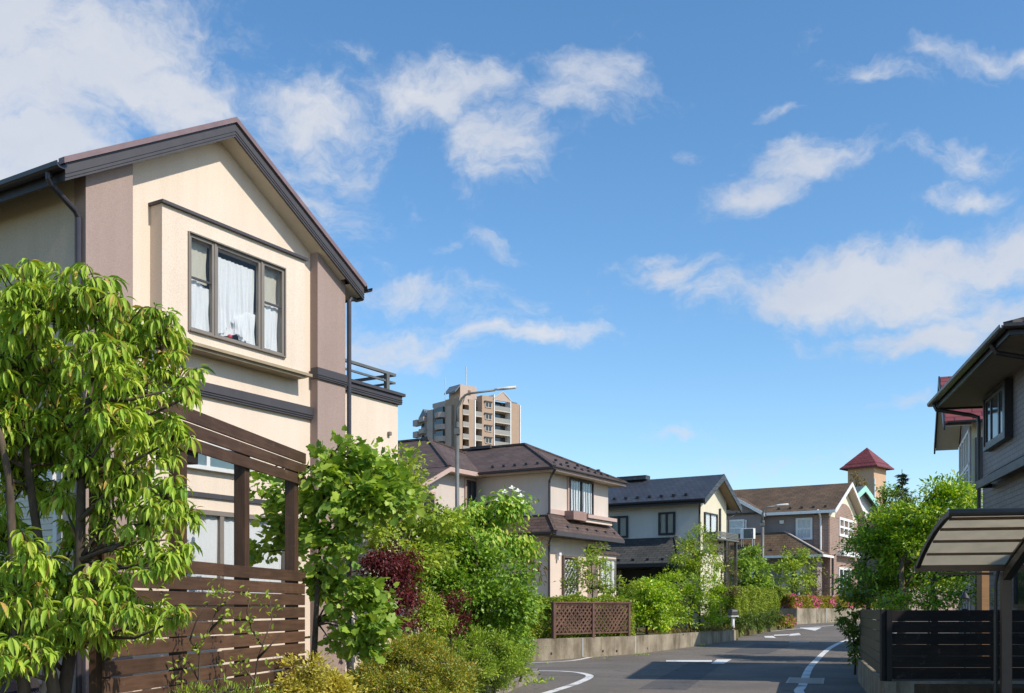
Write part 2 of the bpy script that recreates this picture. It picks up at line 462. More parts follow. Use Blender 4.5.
def crown_leaves(blobs, L, cover, clump, rng, hollow=0.45, per=None):
    """blobs: list of (centre Vector, rx, ry, rz). returns clump centres, outward dirs, leaf count per clump"""
    C, D, N = [], [], []
    for c, rx, ry, rz in blobs:
        area = math.pi * max(rx, ry) * rz * 1.6
        leaves = cover * area / (0.45 * L * L * 0.5)
        ncl = max(4, int(area / (clump * clump * 2.2)))
        d = norm(rng.normal(size=(ncl, 3)))
        d[:, 2] = np.where(d[:, 2] < -0.5, -d[:, 2], d[:, 2])
        r = hollow + (1.05 - hollow) * rng.random(ncl) ** 0.6
        # a lumpy outline
        r *= 1 + 0.22 * np.sin(d[:, 0] * 5 + c.x * 3) * np.cos(d[:, 2] * 6 + c.z * 5)
        sp = rng.random(ncl) < 0.10
        r = np.where(sp, 1.08 + 0.30 * rng.random(ncl), r)
        p = np.array(c)[None, :] + d * r[:, None] * np.array([rx, ry, rz])[None, :]
        C.append(p); D.append(d); N.append(np.where(sp, max(3, int(leaves / ncl * .45)), max(3, int(leaves / ncl))))
    return np.concatenate(C), np.concatenate(D), np.concatenate(N)

def foliage(name, parent, origin, blobs, L, mat, tmpl=DIAMOND, cover=3.0, clump=0.25, wid=0.55, droop=0.25, seed=1, flat=0.5, hollow=0.45, spread=0.55):
    rng = np.random.default_rng(seed)
    C, D, N = crown_leaves(blobs, L, cover, clump, rng, hollow)
    rep = np.repeat(np.arange(len(C)), N)
    n = len(rep)
    off = rng.normal(size=(n, 3)) * np.array([clump, clump, clump * 0.7]) * spread
    pos = C[rep] + off - np.array(origin)[None, :]
    axis = D[rep] * 0.7 + norm(off) * 0.8 + rng.normal(size=(n, 3)) * 0.5 + np.array([0, 0, -droop * 2])
    up = np.array([0, 0, 1.0])[None, :] * flat * 2 + rng.normal(size=(n, 3)) * 0.6 + D[rep] * 0.6
    ln = L * (0.5 + 0.95 * rng.random(n) ** 1.6)
    o = leaf_mesh(name, tmpl, pos, axis, up, ln, ln * wid, mat, parent)
    return o, C, n

def limbs(mb, base, top, C, origin, rng, r0, nlimb=14, bend=0.12, trunk_pts=None, twig=0.006):
    o = Vector(origin)
    base, top = Vector(base) - o, Vector(top) - o
    if trunk_pts is None:
        n = 6
        trunk_pts = []
        for i in range(n + 1):
            t = i / n
            p = base.lerp(top, t) + Vector(rng.normal(size=3).tolist()) * bend * (top - base).length * 0.12 * (1 if 0 < i < n else 0)
            trunk_pts.append(p)
    else:
        trunk_pts = [Vector(p) - o for p in trunk_pts]
    m = len(trunk_pts)
    radii = [r0 * (1.25 if i == 0 else 1) * (1 - 0.75 * i / (m - 1)) for i in range(m)]
    mb.tube(trunk_pts, radii, 9)
    if len(C):
        for k in rng.choice(len(C), size=min(nlimb, len(C)), replace=False):
            tip = Vector(C[k].tolist()) - o
            h = [p for p in trunk_pts[1:] if p.z < tip.z + 0.02]
            s = h[-1] if h else trunk_pts[1]
            s = s + (trunk_pts[-1] - s) * 0.1
            mid = s.lerp(tip, 0.5) + Vector((0, 0, 0.10 * (tip - s).length)) + Vector(rng.normal(size=3).tolist()) * 0.06 * (tip - s).length
            r = max(twig * 2.0, r0 * 0.34)
            mb.tube([s, s.lerp(mid, .5) + Vector((0, 0, .03)), mid, tip], [r, r * .75, r * .5, twig], 6)

def pblobs(lst, Y, depth=1.0, jit=0.35, seed=0):
    """(px, py, radius px[, dY]) -> world ellipsoids"""
    r = random.Random(seed)
    out = []
    for b in lst:
        px, py, rp = b[:3]
        y = Y + (b[3] if len(b) > 3 else r.uniform(-jit, jit))
        k = rp / F * y
        out.append((P(px, py, y), k, k * depth, k))
    return out

def plant(name, label, cat, base, blobs, L, mat, trunk_top=None, r0=0.05, group=None, bark='bark', nlimb=16, seed=1, trunk_pts=None, crown_name='crown', trunk_name='trunk', flowers=None, **kw):
    base = Vector(base)
    t = thing(name, label, cat, base, 0, group)
    o, C, n = foliage(crown_name, t, base, blobs, L, mat, seed=seed, **kw)
    mb = MB(); rng = np.random.default_rng(seed + 99)
    if trunk_top is None:
        zc = max(b[0].z for b in blobs); cx = sum(b[0].x for b in blobs) / len(blobs); cy = sum(b[0].y for b in blobs) / len(blobs)
        trunk_top = Vector((cx, cy, zc))
    limbs(mb, base, trunk_top, C, base, rng, r0, nlimb, trunk_pts=trunk_pts)
    mb.build(trunk_name, M[bark], t, smooth=True)
    return t

def hedge(name, label, path, thick, z0, z1, L, mat, group=None, cat='hedge', cover=4.0, seed=1, lump=0.06, flowers=None, flower_n=0, wid=0.55):
    """clipped hedge along a ground path (front line); grows away to the left of the path"""
    rng = np.random.default_rng(seed)
    pts = [Vector((p[0], p[1], 0)) for p in path]
    org = Vector((pts[0].x, pts[0].y, z0))
    t = thing(name, label, cat, org, 0, group)
    POS, OUT = [], []
    seglens = [(pts[i + 1] - pts[i]).length for i in range(len(pts) - 1)]
    tot = sum(seglens); h = z1 - z0
    per = 2 * h + thick
    nleaf = int(cover * tot * per / (0.45 * L * L * wid))
    nend = int(cover * 2 * thick * h / (0.45 * L * L * wid))
    def at(s):
        for i, l in enumerate(seglens):
            if s <= l or i == len(seglens) - 1:
                d = (pts[i + 1] - pts[i]).normalized(); return pts[i] + d * min(s, l), d
            s -= l
    s = rng.random(nleaf) * tot
    q = rng.random(nleaf) * per
    for k in range(nleaf + nend):
        if k < nleaf:
            p, d = at(s[k]); w = q[k]
            left = Vector((-d.y, d.x, 0))
            dep = -abs(rng.normal()) * 0.10
            if w < h: a, z, o = 0, w, -left
            elif w < h + thick: a, z, o = w - h, h, Vector((0, 0, 1))
            else: a, z, o = thick, w - h - thick, left
        else:
            e = k % 2
            p, d = at(0 if e == 0 else tot); left = Vector((-d.y, d.x, 0))
            a, z, o = rng.random() * thick, rng.random() * h, (d * (-1 if e == 0 else 1)); dep = -abs(rng.normal()) * 0.10
        x = p + left * a + Vector((0, 0, z))
        lum = lump * (math.sin(x.x * 3.1 + x.y * 2.3 + 1.7 * z * 2) + 0.7 * math.sin(x.x * 7.3 - x.y * 5.1 + z * 6.3))
        x = x + o * (dep + lum)
        POS.append((x.x - org.x, x.y - org.y, x.z)); OUT.append(tuple(o))
    POS = np.array(POS); OUT = np.array(OUT)
    n = len(POS)
    axis = OUT * 0.7 + rng.normal(size=(n, 3)) * 0.7 + np.array([0, 0, 0.25])
    up = OUT * 0.9 + rng.normal(size=(n, 3)) * 0.6 + np.array([0, 0, .6])
    ln = L * (0.65 + 0.7 * rng.random(n))
    leaf_mesh('leaves', OVAL, POS, axis, up, ln, ln * wid, mat, t)
    if flowers:
        idx = rng.choice(n, size=flower_n * 4, replace=False)
        cl = np.sin(POS[idx][:, 0] * 2.1 + POS[idx][:, 1] * 1.3) + rng.normal(size=len(idx)) * 0.5
        idx = idx[np.argsort(-cl)][:flower_n]
        fp = np.repeat(POS[idx] + OUT[idx] * 0.08, 4, axis=0)
        m = len(fp)
        fa = np.repeat(OUT[idx], 4, axis=0) * 0.4 + rng.normal(size=(m, 3)) * 0.8
        fo = leaf_mesh('blossom', PETAL4, fp, fa, np.repeat(OUT[idx], 4, axis=0) + rng.normal(size=(m, 3)) * .3, np.full(m, flowers[1]), np.full(m, flowers[1] * .9), flowers[0], t)
        fo['kind'] = 'stuff'
    mb = MB(); s0 = 0.15
    while s0 < tot:
        p, d = at(s0); left = Vector((-d.y, d.x, 0))
        b = p + left * thick * 0.5 - Vector((org.x, org.y, 0))
        tip = b + Vector((rng.normal() * .1, rng.normal() * .1, h * .85))
        mb.tube([b, b.lerp(tip, .5) + Vector((rng.normal() * .05, rng.normal() * .05, 0)), tip], [.025, .018, .008], 5)
        for j in range(5):
            st = b.lerp(tip, .2 + .15 * j); e = st + Vector((rng.normal() * thick * .3, rng.normal() * thick * .3, .2 * h * rng.random()))
            mb.tube([st, e], [.01, .004], 4)
        s0 += 0.45
    mb.build('stem', M['bark'], t, smooth=True)
    return t

# ------------------------------------------------------------------ building pieces (all in a house's own axes: u along its front, v into it)
def face_n(v0=0.0):   # front face, outward is -v
    return lambda a, p, z: (a, v0 - p, z)
def face_l(u0=0.0):   # side face, outward is -u
    return lambda a, p, z: (u0 - p, a, z)
def face_r(u0=0.0):
    return lambda a, p, z: (u0 + p, a, z)
def fbox(mb, Fm, a0, a1, p0, p1, z0, z1):
    A, B = Fm(a0, p0, z0), Fm(a1, p1, z1)
    return mb.box(A[0], B[0], A[1], B[1], A[2], B[2])
def curtain_mesh(Fm, a0, a1, p, z0, z1, waves=14, amp=0.02, low=None, high=None, seed=0):
    mb = MB(); n = int(waves * 8); m = 10
    r = random.Random(seed); ph = [r.uniform(0, 6) for _ in range(3)]
    vs = []
    for i in range(n + 1):
        t = i / n
        x = a0 + (a1 - a0) * t
        zl = z0 if low is None else low(t)
        zh = z1 if high is None else high(t)
        d = amp * (math.sin(2 * math.pi * waves * t + ph[0]) + .5 * math.sin(2 * math.pi * waves * .37 * t + ph[1]))
        for j in range(m + 1):
            s = j / m
            vs.append(Fm(x + .012 * math.sin(5 * s + 9 * t), p + d * (0.5 + 0.5 * (1 - s)), zl + (zh - zl) * s))
    mb.v = [tuple(q) for q in vs]
    for i in range(n):
        for j in range(m):
            a = i * (m + 1) + j
            mb.f.append((a, a + m + 1, a + m + 2, a + 1))
    return mb
def window(parent, Fm, a0, a1, z0, z1, frame='bronze', depth=0.06, fw=0.05, splits=(0.5,), curtain=None, pane='darkglass', sill=False, name='window', waves=8, cross=None, bevel=0.0, cseed=0, clip=None):
    mb = MB()
    fbox(mb, Fm, a0, a0 + fw, 0, depth, z0, z1); fbox(mb, Fm, a1 - fw, a1, 0, depth, z0, z1)
    fbox(mb, Fm, a0 + fw, a1 - fw, 0, depth, z0, z0 + fw); fbox(mb, Fm, a0 + fw, a1 - fw, 0, depth, z1 - fw, z1)
    for s in splits:
        x = a0 + (a1 - a0) * s
        fbox(mb, Fm, x - fw * .55, x + fw * .55, 0, depth - .006, z0 + fw, z1 - fw)
    if cross:
        for s in cross:
            z = z0 + (z1 - z0) * s
            fbox(mb, Fm, a0 + fw, a1 - fw, 0.004, depth - .012, z - fw * .4, z + fw * .4)
    w = mb.build(name, M[frame], parent, bevel=bevel)
    g = MB()
    if curtain is None:
        fbox(g, Fm, a0 + fw * .5, a1 - fw * .5, 0.002, depth * .5, z0 + fw * .5, z1 - fw * .5)
        g.build('pane', M[pane], w)
    else:
        fbox(g, Fm, a0 + fw * .5, a1 - fw * .5, depth * .55, depth * .62, z0 + fw * .5, z1 - fw * .5)
        g.build('pane', M['glass'], w)
        k = MB(); fbox(k, Fm, a0 + fw * .5, a1 - fw * .5, 0.001, 0.004, z0 + fw * .5, z1 - fw * .5)
        k.build('painted_dark_sheet', M['dark'], w)  # thin dark sheet on the solid wall, painting the gloom of a room
        lo, hi = (clip or (0.0, 1.0))
        xa, xb = a0 + fw + (a1 - a0 - 2 * fw) * lo, a0 + fw + (a1 - a0 - 2 * fw) * hi
        curtain_mesh(Fm, xa, xb, depth * .3, z0 + fw, z1 - fw, waves, depth * .12, seed=cseed).build('curtain', M[curtain], w, smooth=True)
    if sill:
        s = MB(); fbox(s, Fm, a0 - .04, a1 + .04, 0, depth + .05, z0 - .05, z0 - .003); s.build('sill', M[frame], w)
    return w
def hip_roof(u0, u1, v0, v1, ze, slope, rim=0.14, ridge_axis=None):
    mb = MB(); du, dv = u1 - u0, v1 - v0
    if (ridge_axis or ('v' if dv >= du else 'u')) == 'v':
        h = du / 2; r = [(u0 + h, v0 + h), (u0 + h, v1 - h)]
        q = [((u0, v0), (u1, v0), (r[0],)), ]
        A, B = (r[0][0], r[0][1], ze + h * slope), (r[1][0], r[1][1], ze + h * slope)
        c = [(u0, v0, ze), (u1, v0, ze), (u1, v1, ze), (u0, v1, ze)]
        mb.poly([c[0], c[1], A]); mb.poly([c[1], c[2], B, A]); mb.poly([c[2], c[3], B]); mb.poly([c[3], c[0], A, B])
    else:
        h = dv / 2
        A, B = (u0 + h, v0 + h, ze + h * slope), (u1 - h, v0 + h, ze + h * slope)
        c = [(u0, v0, ze), (u1, v0, ze), (u1, v1, ze), (u0, v1, ze)]
        mb.poly([c[0], c[1], B, A]); mb.poly([c[1], c[2], B]); mb.poly([c[2], c[3], A, B]); mb.poly([c[3], c[0], A])
    return mb, A, B
def rim_box(u0, u1, v0, v1, z0, z1, w=0.03):
    """closed eaves: a soffit board with upright fascias round it"""
    return MB().box(u0 + w, u1 - w, v0 + w, v1 - w, z0 + .01, z0 + .03)
def fascia(u0, u1, v0, v1, z0, z1, w=0.03):
    mb = MB()
    mb.box(u0, u1, v0, v0 + w, z0, z1); mb.box(u0, u1, v1 - w, v1, z0, z1)
    mb.box(u0, u0 + w, v0 + w, v1 - w, z0, z1); mb.box(u1 - w, u1, v0 + w, v1 - w, z0, z1)
    return mb
def gutter_run(mb, a, b, r=0.06):
    a, b = Vector(a), Vector(b)
    d = (b - a).normalized(); s = Vector((0, 0, 1)).cross(d).normalized()
    prof = [(-1, 0), (-.92, -.7), (-.5, -1), (.5, -1), (.92, -.7), (1, 0), (.85, 0), (.8, -.55), (.4, -.85), (-.4, -.85), (-.8, -.55), (-.85, 0)]
    mb.prism([a + s * x * r + Vector((0, 0, z * r)) for x, z in prof], b - a)
    return mb
def snow_guards(mb, a, b, n, s=0.05):
    a, b = Vector(a), Vector(b)
    for i in range(n):
        p = a.lerp(b, (i + .5) / n)
        mb.box(p.x - s, p.x + s, p.y - s, p.y + s, p.z, p.z + s * 1.3)
    return mb
def ridge_caps(mb, a, b, w=0.16, h=0.07):
    return mb.beam(Vector(a) + Vector((0, 0, h * .4)), Vector(b) + Vector((0, 0, h * .4)), w, h)
TH = rad(58.3)
DU = Vector((math.cos(TH), math.sin(TH), 0)); DV = Vector((-math.sin(TH), math.cos(TH), 0))
# ------------------------------------------------------------------ the setting
def sheet(name, rows, mat, dz, kind='structure', sub=1):
    """rows of (left point, right point); heights follow the terrain"""
    mb = MB(); vs = []
    K = 12
    for (lx, ly), (rx, ry) in rows:
        for k in range(K + 1):
            x = lx + (rx - lx) * k / K; y = ly + (ry - ly) * k / K
            vs.append((x, y, zg(x, y) + dz))
    mb.v = vs
    for i in range(len(rows) - 1):
        for k in range(K):
            a = i * (K + 1) + k
            mb.f.append((a, a + 1, a + K + 2, a + K + 1))
    return tag(mb.build(name, mat), kind=kind)
def ribbon(mb, pts, w, dz):
    pts = [Vector((p[0], p[1], 0)) for p in pts]
    fine = []
    for i in range(len(pts) - 1):     # Catmull-Rom
        p0 = pts[max(i - 1, 0)]; p1 = pts[i]; p2 = pts[i + 1]; p3 = pts[min(i + 2, len(pts) - 1)]
        for k in range(8):
            t = k / 8
            fine.append(0.5 * ((2 * p1) + (p2 - p0) * t + (2 * p0 - 5 * p1 + 4 * p2 - p3) * t * t + (3 * p1 - p0 - 3 * p2 + p3) * t ** 3))
    fine.append(pts[-1])
    b = len(mb.v)
    for i, p in enumerate(fine):
        d = (fine[min(i + 1, len(fine) - 1)] - fine[max(i - 1, 0)]).normalized(); s = Vector((-d.y, d.x, 0)) * w / 2
        for q in (p + s, p - s):
            mb.v.append((q.x, q.y, zg(q.x, q.y) + dz))
    for i in range(len(fine) - 1):
        a = b + 2 * i
        mb.f.append((a, a + 1, a + 3, a + 2))
    return mb

g = MB()
NX = [-900, -200, -60, -25, 0, 25, 60, 200, 900]; NY = [-300, -40, 0, 20] + list(range(26, 66, 2)) + [80, 150, 400, 1500]
for y in NY:
    for x in NX: g.v.append((x, y, zg(x, y) - 0.02))
for j in range(len(NY) - 1):
    for i in range(len(NX) - 1):
        a = j * len(NX) + i; g.f.append((a, a + 1, a + len(NX) + 1, a + len(NX)))
tag(g.build('ground', M['lawn']), kind='structure')
rows = [((-1.7, -12), (7, -12)), ((-1.4, 10), (7, 10)), ((-.8, 14), (7.2, 14)), ((-.25, 17), (7.4, 17)), ((.35, 20), (8, 20)), ((.62, 22.29), (8.6, 22.29)),
        ((-30, 22.3), (8.6, 22.3)), ((-30, 27.4), (10.5, 27.4)), ((.40, 27.41), (10.5, 27.41)), ((.6, 27.7), (10.6, 27.7)), ((3.7, 30.9), (11.6, 30.9)), ((5.9, 34.7), (13, 34.7)),
        ((8.5, 39.5), (15.4, 39.5)), ((9, 42), (17, 42)), ((13.2, 51), (25, 51)), ((15.6, 57.5), (31, 57.5)), ((20.6, 64), (37, 64)), ((40, 90), (61, 90))]
sheet('road', rows, M['asphalt'], 0.0)
lines = MB()
ribbon(lines, [(4.15, 14), (4.74, 17.3), (5.29, 19.1), (7.37, 25.8), (10.3, 34), (12.9, 40), (15.4, 44), (20, 50)], .16, .006)
ribbon(lines, [(-14, 26.5), (-6, 26.6), (.46, 26.75), (2.6, 30.2), (4.1, 31.9), (6.3, 36.2), (9.7, 44.5), (13.0, 49.6), (17.5, 56.5)], .12, .006)
ribbon(lines, [(-9, 23.35), (-3, 23.35), (.5, 23.3), (1.25, 23.0), (1.55, 22.2), (1.56, 21.2), (1.16, 19.3), (.59, 17.3), (-.1, 15.0), (-.6, 12.5)], .16, .007)
def gpoly(mb, pp, dz=.008):
    mb.poly([(q.x, q.y, q.z + dz) for q in (G(*p) for p in pp)])
gpoly(lines, [(666, 662.1), (712, 662.1), (712, 660.4), (666, 660.4)])
gpoly(lines, [(711, 663.9), (724, 663.9), (731.5, 659.6), (717, 659.6)])
gpoly(lines, [(765, 637.8), (776, 638.2), (773, 635.9), (764, 636.2)])
gpoly(lines, [(774, 636.0), (790, 635.3), (790, 634.4), (774, 634.9)])
gpoly(lines, [(789, 636.2), (801, 635.2), (799, 633.2), (789, 634.2)])
gpoly(lines, [(800, 627.6), (822, 627.1), (815, 625.8), (800, 626.4)])
gpoly(lines, [(789, 642.6), (809, 642.4), (809, 641.9), (789, 642.1)])
tag(lines.build('road_markings', M['paint']), kind='structure')
mb = MB()
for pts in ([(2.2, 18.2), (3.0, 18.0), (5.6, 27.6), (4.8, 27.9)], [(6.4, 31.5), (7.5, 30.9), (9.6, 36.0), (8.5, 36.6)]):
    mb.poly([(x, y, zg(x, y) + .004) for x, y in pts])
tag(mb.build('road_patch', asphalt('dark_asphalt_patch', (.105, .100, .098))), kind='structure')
# planting beds and the raised garden plots
def slab(name, pts, z0, z1, mat, kind='structure'):
    return tag(MB().prism([(x, y, z0) for x, y in pts], (0, 0, z1 - z0)).build(name, mat), kind=kind)
slab('planting_bed', [(-1.55, 5), (-1.25, 11), (-.65, 14.6), (-.15, 17.6), (.35, 20.6), (.45, 22.1), (-12, 22.1), (-12, 5)], -.3, .10, M['soil'])
kb = MB()
kp = [(-1.5, 5), (-1.2, 11), (-.6, 14.6), (-.1, 17.6), (.40, 20.6), (.50, 22.15), (-12, 22.17)]
for a, b in zip(kp[:-1], kp[1:]): kb.beam((a[0], a[1], .06), (b[0], b[1], .06), .12, .14)
tag(kb.build('kerb', M['kerb']), kind='structure')
GARD = [(.5, 27.75), (3.6, 31.0), (5.8, 34.85), (8.4, 39.7), (9.2, 42.3), (13.3, 51.2), (15.2, 57.4), (0, 75), (-40, 60), (-40, 27.75)]
slab('garden_ground', GARD, -.2, .55, M['lawn'])
gd2 = [(15.42, 57.75), (20.40, 64.15), (37.6, 88), (20, 100), (-5, 90), (8, 64)]
slab('garden_terrace', gd2, 0, 1.36, M['lawn'])
slab('garden_plot', [(5.05, 14.05), (6.75, 20.0), (9.4, 27.5), (12.6, 34.5), (15.3, 39.3), (40, 52), (40, 6.6), (12, 8.6)], -.2, .40, M['soil'])

# retaining walls
W1 = [(.1, 27.35), (.45, 27.5), (3.6, 30.8), (5.8, 34.6), (8.4, 39.4)]
def wall_along(name, label, path, thick, zb, zt, mat, group=None, cap=False, joint=None):
    t = thing(name, label, 'wall', (path[0][0], path[0][1], 0), 0, group)
    o = Vector((path[0][0], path[0][1], 0)); mb = MB()
    for a, b in zip(path[:-1], path[1:]):
        a, b = Vector((a[0], a[1], 0)) - o, Vector((b[0], b[1], 0)) - o
        d = (b - a).normalized(); s = Vector((-d.y, d.x, 0)) * thick
        mb.prism([(a.x, a.y, zb), (b.x, b.y, zb), (b.x + s.x, b.y + s.y, zb), (a.x + s.x, a.y + s.y, zb)], (0, 0, zt - zb))
    mb.build('wall', mat, t)
    if joint:
        j = MB()
        for (x, y, dx, dy, z0, z1) in joint:
            d = Vector((dx, dy, 0)).normalized(); p = Vector((x, y, 0)) - o; n = Vector((d.y, -d.x, 0))
            a = p + n * .012
            j.beam((a.x, a.y, z0), (a.x, a.y, z1), .03, .03)
        j.build_each('joint', M['lightmetal'], t)
        h = MB()
        for (x, y, dx, dy, z0, z1) in joint:
            d = Vector((dx, dy, 0)).normalized(); n = Vector((d.y, -d.x, 0))
            for k in (-1.3, .9):
                p = Vector((x, y, 0)) - o + d * k + n * .005
                h.tube([(p.x - n.x * .02, p.y - n.y * .02, z0 + .13), (p.x + n.x * .004, p.y + n.y * .004, z0 + .13)], .035, 10)
        h.build_each('drain_hole', M['dark'], t)
    return t
wall_along('retaining_wall', 'low stained concrete retaining wall beneath the lattice screen and hedges', W1, .18, -.2, .58, M['concrete'],
           joint=[(1.95, 29.07, 3.15, 3.3, .05, .57), (3.62, 30.85, 2.2, 3.8, .05, .57)])
AZ = [(15.6, 57.5), (20.6, 64), (27, 73)]
wall_along('retaining_wall', 'pale concrete garden wall under the pink azalea hedge at the road bend', [(14.6, 58.3)] + AZ, .2, .2, 1.38, M['concrete'],
           joint=[(18.2, 60.85, 5, 6.5, .55, 1.36)])

# drain grate on the road
dg = thing('drain_grate', 'pale ribbed drain grating set in the road across the right edge line', 'drain', (0, 0, 0))
a = G(787, 684); b = G(823, 678)
dg.location = ((a.x + b.x) / 2, (a.y + b.y) / 2, 0.0)
mb = MB()
for i in range(20):
    y = -.76 + .08 * i
    mb.box(-.30, .30, y - .02, y + .02, .004, .011)
mb.box(-.34, -.302, -.82, .82, .004, .012); mb.box(.302, .34, -.82, .82, .004, .012)
mb.build('grate', M['aptslab'], dg); MB().box(-.34, .34, -.82, .82, -.02, .0045).build('pit', M['darkalu'], dg)
dg.rotation_euler = (0, 0, -.3)

# ------------------------------------------------------------------ beige gable house (near left)
HL = thing('beige_house', 'cream stuccoed gable house with mauve corner piers and a projecting curtained upper window', 'house', (-4.742, 11.69, 0), TH)
FN = face_n(0.0)
def zroofL(u): return 7.57 - (.568 if u > 1.95 else .575) * abs(u - 1.95)
w = MB(); U0, U1 = -.1, 4.2
w.prism([(U0, 0, 0), (U1, 0, 0), (U1, 0, zroofL(U1) - .12), (1.95, 0, zroofL(1.95) - .12), (U0, 0, zroofL(U0) - .12)], (0, 8.5, 0))
wl = w.build('wall', M['cream'], HL)
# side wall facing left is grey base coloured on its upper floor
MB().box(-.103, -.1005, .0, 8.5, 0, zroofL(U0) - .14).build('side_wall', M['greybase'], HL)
for (a0, a1) in ((-.1, .515), (3.62, 4.2)):
    z0 = zroofL(a0) - .125; z1 = zroofL(a1) - .125
    e0 = -.106 if a0 < 0 else a0; e1 = a1 if a0 < 0 else 4.206
    MB().prism([(e0, -.14, 0), (e1, -.14, 0), (e1, -.14, z1), (e0, -.14, z0)], (0, .14 + (.06 if a0 < 0 else .0) + (-.0 if a0 < 0 else -.001), 0)).build('pilaster', M['mauve'], HL)
# projecting window bay, hollow behind the window
B0, B1, BZ0, BZ1, BD = .87, 3.28, 4.60, 6.15, .21
wa0, wa1, wz0, wz1 = 1.27, 2.885, 4.76, 5.92
bay = MB()
fbox(bay, FN, B0, wa0, 0, BD, BZ0, BZ1); fbox(bay, FN, wa1, B1, 0, BD, BZ0, BZ1)
fbox(bay, FN, wa0, wa1, 0, BD, BZ0, wz0); fbox(bay, FN, wa0, wa1, 0, BD, wz1, BZ1)
bayo = bay.build('window_bay', M['cream'], HL)
cp = MB(); fbox(cp, FN, B0 - .03, B1 + .03, 0, BD + .045, BZ1, BZ1 + .035); cp.build('coping', M['trim'], bayo)
cs = MB(); fbox(cs, FN, B0, B1, 0, BD + .02, BZ0 - .06, BZ0 - .002); fbox(cs, FN, B0 - .03, B1 + .10, 0, BD + .055, BZ0 - .025, BZ0 + .012)
cs.build('sill', plain('khaki_sill', (.33, .26, .17), .7), bayo)
# the bay window: three lights
FB = face_n(-(BD - .05))
mb = MB(); fw = .038
cuts = [wa0, wa0 + .40, wa0 + .425, wa0 + 1.19, wa0 + 1.215, wa1]
for a0, a1, deep in ((cuts[0], cuts[1], .055), (cuts[2], cuts[3], .05), (cuts[4], cuts[5], .055)):
    fbox(mb, FB, a0, a0 + fw, 0, deep, wz0, wz1); fbox(mb, FB, a1 - fw, a1, 0, deep, wz0, wz1)
    fbox(mb, FB, a0 + fw, a1 - fw, 0, deep, wz0, wz0 + fw); fbox(mb, FB, a0 + fw, a1 - fw, 0, deep, wz1 - fw, wz1)
fbox(mb, FB, cuts[1], cuts[2], 0, .065, wz0, wz1); fbox(mb, FB, cuts[3], cuts[4], 0, .065, wz0, wz1)
fbox(mb, FB, wa0 - .02, wa0, 0, .075, wz0 - .02, wz1 + .02); fbox(mb, FB, wa1, wa1 + .02, 0, .075, wz0 - .02, wz1 + .02)
fbox(mb, FB, wa0, wa1, 0, .085, wz1, wz1 + .02); fbox(mb, FB, wa0, wa1, 0, .09, wz0 - .02, wz0)
bw = mb.build('window', M['bronze'], HL, bevel=.004)
k = MB()
for a0, a1 in ((cuts[0], cuts[1]), (cuts[2], cuts[3]), (cuts[4], cuts[5])):
    fbox(k, FB, a0 + .03, a1 - .03, .025, .031, wz0 + .03, wz1 - .03)
k.build_each('pane', M['glass'], bw)
k = MB()
for a0, a1 in ((cuts[0], cuts[1]), (cuts[4], cuts[5])):
    zc = wz0 + .56 * (wz1 - wz0); fbox(k, FB, a0 + fw, a1 - fw, .01, .035, zc - .012, zc + .012)
k.build_each('blind_rail', M['trim'], bw)
k = MB(); fbox(k, FN, wa0, wa1, .002, .006, wz0, wz1); k.build('painted_dark_sheet', M['dark'], bw)  # sheet on the wall face, its colour imitates the unlit room behind
cL, cR = cuts[2] + fw, cuts[3] - fw
curtain_mesh(FB, cL, cR, -.035, wz0 + .05, wz1 - .12, 9, .018, low=lambda t: wz0 + .06 + .20 * math.exp(-((t - .42) / .13) ** 2) + .03 * abs(math.sin(9 * t)), seed=2).build('curtain', M['curtain'], bw, smooth=True)
curtain_mesh(FB, cL, cL + .62 * (cR - cL), -.055, wz0 + .05, wz0 + .50, 6, .014, low=lambda t: wz0 + .05 + .12 * t * t, high=lambda t: wz0 + .44 - .2 * t * t, seed=3).build('curtain', M['curtain'], bw, smooth=True)
curtain_mesh(FB, cL + .5 * (cR - cL), cR, -.015, wz0 + .05, wz0 + .48, 5, .014, low=lambda t: wz0 + .02 + .13 * (1 - t), high=lambda t: wz0 + .34 + .12 * math.sin(2 * t), seed=5).build('curtain', M['curtain'], bw, smooth=True)
for a0, a1, s, lean in ((cuts[0], cuts[1], 4, 1), (cuts[4], cuts[5], 6, -1)):
    curtain_mesh(FB, a0 + fw, a1 - fw, -.02, wz0 + .06, wz0 + .60 * (wz1 - wz0), 3, .015, low=lambda t: wz0 + .06, high=lambda t, l=lean: wz0 + (.50 + .10 * (t if l < 0 else 1 - t)) * (wz1 - wz0), seed=s).build('curtain', M['curtain'], bw, smooth=True)
    curtain_mesh(FB, a0 + fw, a1 - fw, -.055, wz0 + .55 * (wz1 - wz0), wz1 - .03, 4, .006, seed=s + 9).build('curtain', M['curtain2'], bw, smooth=True)
orn = thing('ornament', 'small red ornament on the sill behind the upper curtain', 'ornament'); orn.scale = (.7, .7, .7)
pr = Vector((-4.742, 11.69, 0)) + DU * (cL + .40 * (cR - cL)) - DV * (BD - .09); orn.location = (pr.x, pr.y, wz0 + .06)
MB().lathe([(.0, 0), (.03, 0), (.045, .03), (.04, .06), (.02, .075), (0, .08)]).build('body', M['redthing'], orn, smooth=True)
